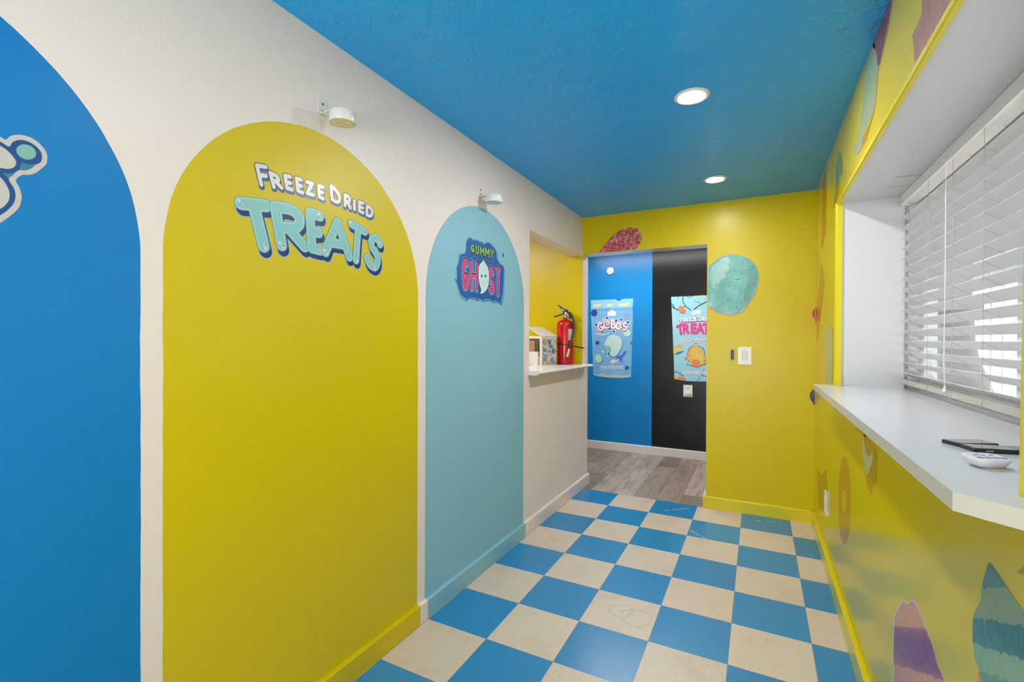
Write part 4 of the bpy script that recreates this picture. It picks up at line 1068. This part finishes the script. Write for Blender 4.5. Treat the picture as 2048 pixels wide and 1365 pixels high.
CQ = crop(1330, 580, .16863)
p2 = thing('pouch_poster', 'aqua cracked pouch poster reading Freeze Dried Treats Sour Worms on the black hall wall', 'poster', (.40, YF, .84), 'candy pouch posters on the hall wall')
bm = bm_new()
out2 = [(73, 85), (300, 74), (493, 65), (590, 61), (588, 200), (578, 600), (562, 1070), (540, 1080), (490, 1087), (350, 1087), (250, 1082), (200, 1075), (112, 1056), (104, 800), (90, 450)]
loops_to_mesh(bm, 'F', [poly2('F', CQ, out2, False)], PT, 0)
A = [bm.verts.new(to3('F', *to2('F', *CQ(*p)), PT)) for p in out2]; B = [bm.verts.new(to3('F', *to2('F', *CQ(*p)), 0)) for p in out2]
for i in range(len(A)): bm.faces.new((A[i], A[(i + 1) % len(A)], B[(i + 1) % len(A)], B[i]))
obj('pouch_board', bm, [pouch_mat('pouch_aqua_print', (.20, .49, .58), (.30, .58, .66))], p2)
bm = bm_new()
Q = lambda pts, mi, hh, sm=True: PF(pts, mi, hh, sm, CQ)
def crack(pts, w):
    bm = bm_new(); stroke_layers(bm, 'F', [([to2('F', *CQ(*p)) for p in pts], w)], [(0, (0, 0), PT + .0004, 0)], .002); obj('crack_print', bm, [P_BLK], p2)
crack([(76, 165), (100, 190), (112, 220), (150, 240), (160, 225), (200, 205)], .0045)
crack([(76, 195), (100, 215), (150, 240)], .004); crack([(213, 78), (213, 150), (235, 170), (243, 200), (200, 210)], .004)
crack([(243, 200), (262, 208), (290, 230), (312, 247)], .004); crack([(330, 247), (375, 210), (400, 190), (440, 170), (500, 140), (545, 100), (588, 90)], .0055)
crack([(350, 128), (400, 150), (425, 172)], .002); crack([(160, 80), (150, 110)], .002); crack([(240, 72), (290, 88), (340, 72)], .003)
crack([(110, 985), (130, 970), (170, 990), (220, 1025), (245, 1080)], .004); crack([(375, 1086), (410, 1050), (440, 1005), (455, 960), (470, 940)], .0025); crack([(440, 1005), (460, 1025), (500, 1028), (560, 1000)], .0035)
bm = bm_new(); Q([(140, 745), (165, 735), (215, 725), (222, 735), (170, 765), (110, 770)], 0, .0003); obj('shade_print', bm, [P_SHD], p2)
bm = bm_new(); Q(circ(205, 250, 44, 34, .4), 0, .0003); obj('shade_print', bm, [P_SHD], p2)
bm = bm_new(); Q([(160, 215), (178, 185), (195, 190), (215, 215), (242, 235), (238, 270), (205, 275), (165, 255)], 0, .0006); obj('gummy_worm_print', bm, [P_OR, P_AMB, P_GR], p2)
bm = bm_new(); Q([(130, 660), (165, 650), (205, 665), (218, 700), (205, 715), (170, 690), (150, 700), (140, 745), (108, 750), (105, 700)], 1, .0006); obj('gummy_worm_print', bm, [P_OR, P_AMB, P_GR], p2)
bm = bm_new(); Q([(102, 700), (150, 695), (142, 742), (106, 750)], 2, .0008); obj('gummy_worm_print', bm, [P_OR, P_AMB, P_GR], p2)
bm = bm_new(); Q([(408, 69), (462, 67), (450, 82), (425, 85)], 2, .0006); obj('gummy_worm_print', bm, [P_OR, P_AMB, P_GR], p2)
bm = bm_new(); Q([(150, 1064), (165, 1035), (200, 1030), (235, 1060), (238, 1078)], 0, .0006); obj('gummy_worm_print', bm, [P_OR, P_AMB, P_GR], p2)
bm = bm_new(); Q([(112, 1055), (112, 1020), (150, 1045), (150, 1063)], 1, .00065); obj('gummy_worm_print', bm, [P_OR, P_AMB, P_GR], p2)
bm = bm_new(); Q(circ(540, 640, 26, 40), 0, .0006); obj('gummy_worm_print', bm, [P_OR, P_AMB, P_GR], p2)
bm = bm_new()
Q([(315, 245), (360, 238), (430, 236), (422, 262), (424, 292), (320, 296)], 0, .0006, False)
obj('house_mark', bm, [flat('print_faded_white', (.62, .60, .58), .35)], p2)
bm = bm_new()
l1 = [('F', (182, 347), (208, 343), (192, 384), (210, 372)), ('R', (222, 345), (244, 343), (224, 378), (246, 374)), ('E', (260, 340), (278, 338), (262, 374), (280, 372)), ('E', (294, 338), (312, 336), (296, 371), (314, 369)), ('Z', (326, 336), (346, 333), (328, 370), (350, 366)), ('E', (358, 334), (372, 332), (360, 366), (376, 364)),
      ('D', (396, 322), (424, 322), (398, 364), (428, 364)), ('R', (444, 330), (464, 332), (446, 366), (468, 366)), ('I', (480, 332), (486, 332), (480, 367), (486, 367)), ('E', (500, 332), (515, 332), (500, 367), (516, 368)), ('D', (532, 332), (555, 336), (532, 368), (555, 368))]
st = [s for ch, *q in l1 for s in letter(ch, grow_q(q, 1.12, 1.05), 'F', CQ, .0050)]
stroke_layers(bm, 'F', st, [(.0040, (0, -.006), PT + .0006, 0), (.0003, (0, 0), PT + .0010, 1)], .0015)
obj('freeze_dried_words', bm, [P_NAVY2, P_W], p2)
bm = bm_new()
l2 = [('T', (150, 432), (205, 415), (175, 510), (205, 512), .0125), ('R', (226, 415), (262, 415), (228, 502), (275, 500), .012), ('E', (322, 408), (365, 408), (322, 500), (370, 498), .0125), ('A', (395, 405), (440, 405), (388, 500), (450, 500), .0115), ('T', (462, 408), (520, 408), (462, 508), (512, 508), .0115), ('S', (535, 412), (565, 418), (530, 505), (565, 505), .011)]
st = [s for ch, *q in l2 for s in letter(ch, grow_q(q[:4], 1.1, 1.05), 'F', CQ, q[4] * .85)]
stroke_layers(bm, 'F', st, [(.0035, (0, -.010), PT + .0006, 0), (.0032, (0, 0), PT + .0009, 2), (.0006, (0, 0), PT + .0012, 1)], .0018)
obj('treats_words', bm, [P_MAGD, P_MAG, flat('print_pink_rim', (.72, .35, .48), .35)], p2)
SW = [P_MAG, P_W, flat('print_pale_aqua', (.42, .68, .75), .35)]
bm = bm_new()
text_mesh(bm, 'F', CQ, 'Sour Worms', (215, 618), (545, 604), 42, PT + .0006, 0, 0, .06)
text_mesh(bm, 'F', CQ, 'Sour Worms', (216, 616), (544, 602), 40, PT + .0010, 1, 0, .02)
obj('printed_words', bm, SW, p2)
bm = bm_new(); text_mesh(bm, 'F', CQ, 'FREEZE DRIED CANDY', (208, 988), (540, 992), 26, PT + .0006, 1, 0, .02); obj('printed_words', bm, SW, p2)
bm = bm_new(); text_mesh(bm, 'F', CQ, 'NATURALLY & ARTIFICIALLY FLAVORED', (212, 1005), (536, 1010), 11, PT + .0006, 1, 0, .01); obj('printed_words', bm, SW, p2)
bm = bm_new(); text_mesh(bm, 'F', CQ, 'NET WT 1.06 OZ (30g)', (218, 1050), (525, 1058), 27, PT + .0006, 2); obj('printed_words', bm, SW, p2)
bm = bm_new()
wn = [(372, 640), (385, 652), (395, 672), (440, 690), (465, 730), (470, 790), (490, 800), (492, 825), (468, 838), (478, 870), (470, 888), (440, 890), (390, 912), (340, 905), (300, 890), (270, 885), (282, 850), (285, 835), (255, 828), (250, 800), (268, 795), (275, 790), (275, 740), (300, 690), (345, 670), (355, 650)]
w2 = [(371 + (x - 371) * 1.075, 780 + (y - 780) * 1.06) for x, y in wn]
Q(w2, 0, .0005); Q(wn, 1, .0008)
Q([(345, 690), (385, 700), (410, 740), (410, 800), (395, 830), (340, 830), (318, 800), (318, 720)], 2, .0010)
Q([(320, 840), (370, 825), (405, 835), (410, 880), (380, 905), (330, 895)], 3, .0012); Q([(412, 760), (445, 770), (450, 850), (430, 885), (412, 850)], 4, .0010)
Q([(385, 690), (435, 700), (425, 735), (395, 720)], 5, .0011); Q([(352, 652), (372, 640), (388, 655), (378, 668), (356, 668)], 4, .0011); Q([(272, 870), (300, 860), (318, 890), (275, 888)], 6, .0010)
obj('window_of_candies_print', bm, [P_BLK, P_AMB, P_RY, P_OR, P_GR, flat('print_grey_glint', (.40, .38, .36), .3), flat('print_aqua', (.25, .52, .50), .3)], p2)

# ================================================================== PASS-THROUGH SHELF AND WHAT STANDS ON IT
ZS = 1.060
bm = bm_new()
prof = [(-.62, ZS), (-.262, ZS), (-.252, ZS - .004), (-.245, ZS - .0125), (-.252, ZS - .021), (-.262, ZS - .025), (-.62, ZS - .025)]
y0, y1 = -1.062, .085
A = [bm.verts.new((x, y0, z)) for x, z in prof]; B = [bm.verts.new((x, y1, z)) for x, z in prof]
for i in range(len(prof)): bm.faces.new((A[i], A[(i + 1) % len(prof)], B[(i + 1) % len(prof)], B[i]))
bm.faces.new(A); bm.faces.new(B); bmesh.ops.recalc_face_normals(bm, faces=bm.faces)
# notch: only the front nosing runs past the opening
geom = bm.verts[:] + bm.edges[:] + bm.faces[:]
bm2 = bm_new()
def shelf_seg(bm, xs, ya, yb):
    pr = [(max(x, xs), z) for x, z in prof]
    A = [bm.verts.new((x, ya, z)) for x, z in pr]; B = [bm.verts.new((x, yb, z)) for x, z in pr]
    for i in range(len(pr)): bm.faces.new((A[i], A[(i + 1) % len(pr)], B[(i + 1) % len(pr)], B[i]))
    bm.faces.new(A); bm.faces.new(B)
bm.free()
shelf_seg(bm2, -.62, OY0 + .001, OY1 - .001); shelf_seg(bm2, XL + .0005, y0, OY0 + .001); shelf_seg(bm2, XL + .0005, OY1 - .001, y1)
bmesh.ops.recalc_face_normals(bm2, faces=bm2.faces)
tag(obj('counter_shelf', bm2, M_WGLOSS, loc=(-.43, -.5, ZS - .025)), 'white rounded shelf board across the pass-through opening', 'shelf')

# fire extinguisher
ex, ey = -.452, -.060
fe = thing('fire_extinguisher', 'red fire extinguisher with black hose on the white pass-through shelf', 'fire extinguisher', (ex, ey, ZS))
M_RED = plain('red_enamel', (.46, .006, .010), .16); M_RUB = plain('black_rubber', (.012, .012, .012), .45); M_MET = plain('brushed_metal', (.55, .53, .50), .3, .9)
bm = bm_new()
lathe(bm, (ex, ey, ZS), [(.062, 0), (.068, .003), (.070, .010), (.071, .02), (.071, .325), (.069, .345), (.062, .362), (.048, .374), (.030, .381), (.020, .384), (.019, .40)], 56)
obj('cylinder', bm, M_RED, fe, smooth=True)
bm = bm_new()
lathe(bm, (ex, ey, ZS), [(.016, .398), (.020, .401), (.020, .408), (.015, .411), (.015, .422), (.018, .424), (.018, .430), (.012, .433)], 28)
obj('valve_collar', bm, M_MET, fe, smooth=True)
rx, ry = RR.x, RR.y         # directions across the view are easiest to judge for the handle
R2 = Vector((.887, .462, 0)).normalized(); Ff = Vector((-.462, .887, 0)).normalized()
def E3(r, f, z): return Vector((ex, ey, ZS + z)) + R2 * r + Ff * f
bm = bm_new()
obox(bm, E3(.0, 0, .442), R2, Ff, (0, 0, 1), .020, .011, .014); obox(bm, E3(.012, 0, .452), R2, Ff, (0, 0, 1), .012, .009, .014)
obj('valve_body', bm, M_RUB, fe, bevel=.003)
bm = bm_new()
d = (E3(-.098, -.01, .402) - E3(-.01, 0, .432)); mid = (E3(-.098, -.01, .402) + E3(-.01, 0, .432)) / 2
obox(bm, mid, d, Ff, d.cross(Ff), d.length / 2, .011, .0045)
obj('carry_handle', bm, M_RUB, fe, bevel=.003)
bm = bm_new()
a, b = E3(-.062, -.01, .502), E3(.018, 0, .458); d = b - a
obox(bm, (a + b) / 2, d, Ff, d.cross(Ff), d.length / 2, .011, .004)
obj('squeeze_lever', bm, M_RUB, fe, bevel=.002)
bm = bm_new(); a, b = E3(-.048, -.012, .484), E3(-.012, -.012, .468); d = b - a
obox(bm, (a + b) / 2 , d, Ff, d.cross(Ff), d.length / 2, .004, .009)
obj('safety_tag', bm, plain('blue_tag', (.05, .17, .55), .4), fe, bevel=.001)
bm = bm_new(); lathe(bm, E3(.006, -.020, .432), [(.012, .0), (.013, -.006), (.010, -.008), (.001, -.008)], 20, 'y')
obj('pressure_gauge', bm, M_MET, fe, smooth=True)
bm = bm_new()
obox(bm, E3(.046, .01, .408), R2, Ff, (0, 0, 1), .014, .008, .020)
obj('hose_clip', bm, plain('blue_clip', (.03, .10, .32), .4), fe, bevel=.003)
bm = bm_new()
hp = spline([E3(.018, -.01, .440), E3(.040, -.012, .435), E3(.058, -.025, .405), E3(.068, -.045, .345), E3(.064, -.058, .285), E3(.048, -.072, .215), E3(.034, -.082, .165), E3(.026, -.082, .135)], False, 8)
tube(bm, hp, .0095, 14)
obj('hose', bm, M_RUB, fe, smooth=True)
bm = bm_new(); tube(bm, [E3(.0268, -.082, .138), E3(.020, -.082, .105), E3(.010, -.082, .066)], [.0068, .0085, .0105], 16)
obj('nozzle', bm, plain('cream_nozzle', (.60, .57, .50), .4), fe, smooth=True)
bm = bm_new()
sp = [E3(.0745 * math.sin(a), -.0745 * math.cos(a), .166 - .010 * math.sin(a)) for a in np.linspace(-1.45, .8, 22)]
sp += [E3(.09, -.050, .150), E3(.16, -.030, .138)]
for a, b in zip(sp, sp[1:]):
    d = b - a; n = Vector((0, 0, 1)).cross(d).normalized(); obox(bm, (a + b) / 2, d, n, (0, 0, 1), d.length / 2 + .0008, .0018, .0052)
obj('strap', bm, M_RUB, fe)
bm = bm_new()
pt = [(a, z) for a in np.linspace(.35, 1.25, 12) for z in (.205, .300)]
vs = [[bm.verts.new(E3(.0716 * math.sin(a), -.0716 * math.cos(a), z)) for z in (.205, .300)] for a in np.linspace(.30, 1.30, 14)]
for a, b in zip(vs, vs[1:]): bm.faces.new((a[0], b[0], b[1], a[1]))
obj('label_sheet', bm, plain('label_paper', (.58, .56, .50), .5), fe, smooth=True)

# white cardboard display box with printed side
C0 = Vector((-.552, -.325, ZS)); d1 = Vector((.36, .933, 0)).normalized(); d2 = Vector((-.933, .36, 0)).normalized(); UZ = Vector((0, 0, 1))
bxb = thing('display_box', 'white cardboard display box with a raised lid and printed side panel', 'box', tuple(C0 + d1 * .09 + d2 * .09))
W1, W2, HB = .175, .190, .238
M_CARD = plain('white_cardboard', (.66, .64, .60), .6)
def BX(a, b, z): return C0 + d1 * a + d2 * b + UZ * z
def slab(bm, a0, a1, b0, b1, z0, z1, mi=0):
    obox(bm, BX((a0 + a1) / 2, (b0 + b1) / 2, (z0 + z1) / 2), d1, d2, UZ, (a1 - a0) / 2, (b1 - b0) / 2, (z1 - z0) / 2, mi)
bm = bm_new(); th = .003
slab(bm, 0, W1, 0, W2, 0, th); slab(bm, 0, W1, 0, th, th, HB); slab(bm, W1 - th, W1, th, W2, th, HB); slab(bm, 0, W1 - th, W2 - th, W2, th, HB)
# open face towards the corridor: posts, top rail
slab(bm, 0, th, th, .022, th, HB); slab(bm, 0, th, W2 - .02, W2 - th, th, HB); slab(bm, 0, th, .022, W2 - .02, HB - .02, HB); slab(bm, 0, th, .022, W2 - .02, th, .075)
obj('carton', bm, M_CARD, bxb)
# lid raised over the left
ang = math.radians(24); ld = (d2 * math.cos(ang) + UZ * math.sin(ang)).normalized()
bm = bm_new(); obox(bm, BX(W1 / 2, -.004, HB) + ld * .098, d1, ld, d1.cross(ld), W1 / 2 + .008, .098, .0022)
obj('lid', bm, M_CARD, bxb)
bm = bm_new(); p = [(BX(-.004, .10, .126)), BX(-.004, .18, .126)]
slab(bm, -.020, -.004, .030, W2 + .01, .0, .110)
obj('front_tray', bm, M_CARD, bxb)
def collage():
    t = NT('printed_photo_collage'); t.pos()
    v = t.n.new('ShaderNodeTexVoronoi'); v.inputs['Scale'].default_value = 44; t.link(t.P, v.inputs['Vector']); v.distance = 'CHEBYCHEV'
    w = t.n.new('ShaderNodeSeparateColor'); t.link(v.outputs['Color'], w.inputs[0])
    c = t.ramp(w.outputs[0], [(0, (.08, .13, .40)), (.16, (.55, .56, .60)), (.34, (.25, .38, .60)), (.46, (.60, .58, .56)), (.6, (.40, .24, .22)), (.7, (.62, .60, .62)), (.82, (.17, .22, .03)), (.90, (.55, .45, .02)), (.95, (.04, .03, .02))], 'CONSTANT')
    n = t.noise(160, 3, .7)
    c = t.mix(t.math('MULTIPLY', t.math('GREATER_THAN', n, .54), .5), c, (.62, .60, .60))
    t.setup(c, .3); return t.m
bm = bm_new(); slab(bm, .012, W1 - .006, -.0015, -.0002, .006, HB - .024)
obj('printed_panel', bm, collage(), bxb)
bm = bm_new(); slab(bm, .012, .026, .095, .18, .0035, .20)
tag(obj('brown_carton', bm, plain('kraft_card', (.36, .20, .10), .7), loc=tuple(BX(.018, .12, .0035))), 'brown kraft carton standing inside the white display box', 'carton')
bm = bm_new(); slab(bm, .05, .056, .02, .09, .0035, .185)
tag(obj('leaflet', bm, plain('green_leaflet', (.04, .16, .04), .5), loc=tuple(BX(.05, .05, .0035))), 'green leaflet behind the kraft carton in the display box', 'leaflet')

# ================================================================== ON THE SILL
M_PHG = plain('black_glass_screen', (.010, .010, .011), .05, spec=1.0, Coat_Weight=1.0, Coat_Roughness=.03)
M_PHB = plain('black_phone_body', (.015, .015, .015), .35)
def phone(name, label, cat, c, e1, L, Wd, z0, th):
    e1 = Vector((*e1, 0)).normalized(); e2 = Vector((-e1.y, e1.x, 0))
    p = Vector((c[0], c[1], 0)); ctr = p + e1 * L / 2 + e2 * Wd / 2
    t = thing(name, label, cat, (ctr.x, ctr.y, z0))
    bm = bm_new(); obox(bm, (ctr.x, ctr.y, z0 + th / 2), e1, e2, UZ, L / 2, Wd / 2, th / 2)
    obj('body', bm, M_PHB, t, bevel=.0018, seg=3)
    bm = bm_new(); obox(bm, (ctr.x, ctr.y, z0 + th + .0002), e1, e2, UZ, L / 2 - .002, Wd / 2 - .002, .0003)
    obj('screen', bm, M_PHG, t)
    bm = bm_new()
    q = ctr - e2 * (Wd / 2 + .0001) - e1 * L * .3
    obox(bm, (q.x, q.y, z0 + th / 2), e1, e2, UZ, .006, .0006, .0012)
    obj('side_button', bm, M_MET, t)
    return t
phone('tablet', 'slim black tablet with a reflective screen in front on the sill', 'tablet', (1.403, -2.575), (.975, .222), .125, .046, WZ0, .0085)
phone('phone', 'black phone lying just behind the tablet on the sill', 'phone', (1.394, -2.528), (.905, .425), .080, .046, WZ0, .0085)

t = thing('keypad_puck', 'small rounded white keypad with blue buttons resting on a card on the sill', 'keypad', (1.377, -2.708, WZ0))
ax = Vector((.94, .34, 0)).normalized(); ay = Vector((-ax.y, ax.x, 0)); kc = Vector((1.377, -2.708, WZ0)); KS = .78
def KP(a, b, z): return kc + (ax * a + ay * b + UZ * z) * KS
def sq(r, n=40, e=3.2, kx=1, ky=.86):
    return [(kx * r * math.copysign(abs(math.cos(t)) ** (2 / e), math.cos(t)), ky * r * math.copysign(abs(math.sin(t)) ** (2 / e), math.sin(t))) for t in np.linspace(0, 2 * PI, n + 1)[:-1]]
bm = bm_new(); rings = []
for r, z in ((.024, .0018), (.027, .003), (.033, .0085), (.0375, .0165), (.0388, .0205), (.0382, .0228), (.036, .0240), (.030, .0245), (.015, .0248)):
    rings.append([bm.verts.new(KP(a, b, z + b * .045)) for a, b in sq(r)])
for A, B in zip(rings, rings[1:]):
    for i in range(len(A)): bm.faces.new((A[i], A[(i + 1) % len(A)], B[(i + 1) % len(A)], B[i]))
bm.faces.new(rings[0]); bm.faces.new(rings[-1]); bmesh.ops.recalc_face_normals(bm, faces=bm.faces)
obj('body', bm, M_WPLAST, t, smooth=True)
M_BTN = plain('slate_blue_print', (.17, .19, .36), .4)
for b, row in ((-.017, (-.024, -.009, .007, .023)), (.004, (-.018, -.003, .014))):
    for a in row:
        bm = bm_new(); obox(bm, KP(a, b, .0248 + b * .045), ax, ay, UZ, .0045 if b < 0 else .0036, .0036 if b < 0 else .0024, .0006)
        obj('button', bm, M_BTN, t, bevel=.0006)
bm = bm_new(); obox(bm, KP(-.002, .018, .0254), ax, ay, UZ, .0023, .0016, .0005); obj('red_indicator', bm, plain('dull_red', (.35, .12, .12), .4), t)
bm = bm_new(); obox(bm, KP(.008, -.014, .0009), ax, ay, UZ, .0165, .017, .0006)
tag(obj('paper_card', bm, plain('tan_card', (.60, .48, .34), .6), loc=tuple(KP(.008, -.014, 0))), 'small tan card tucked under the white keypad', 'card')
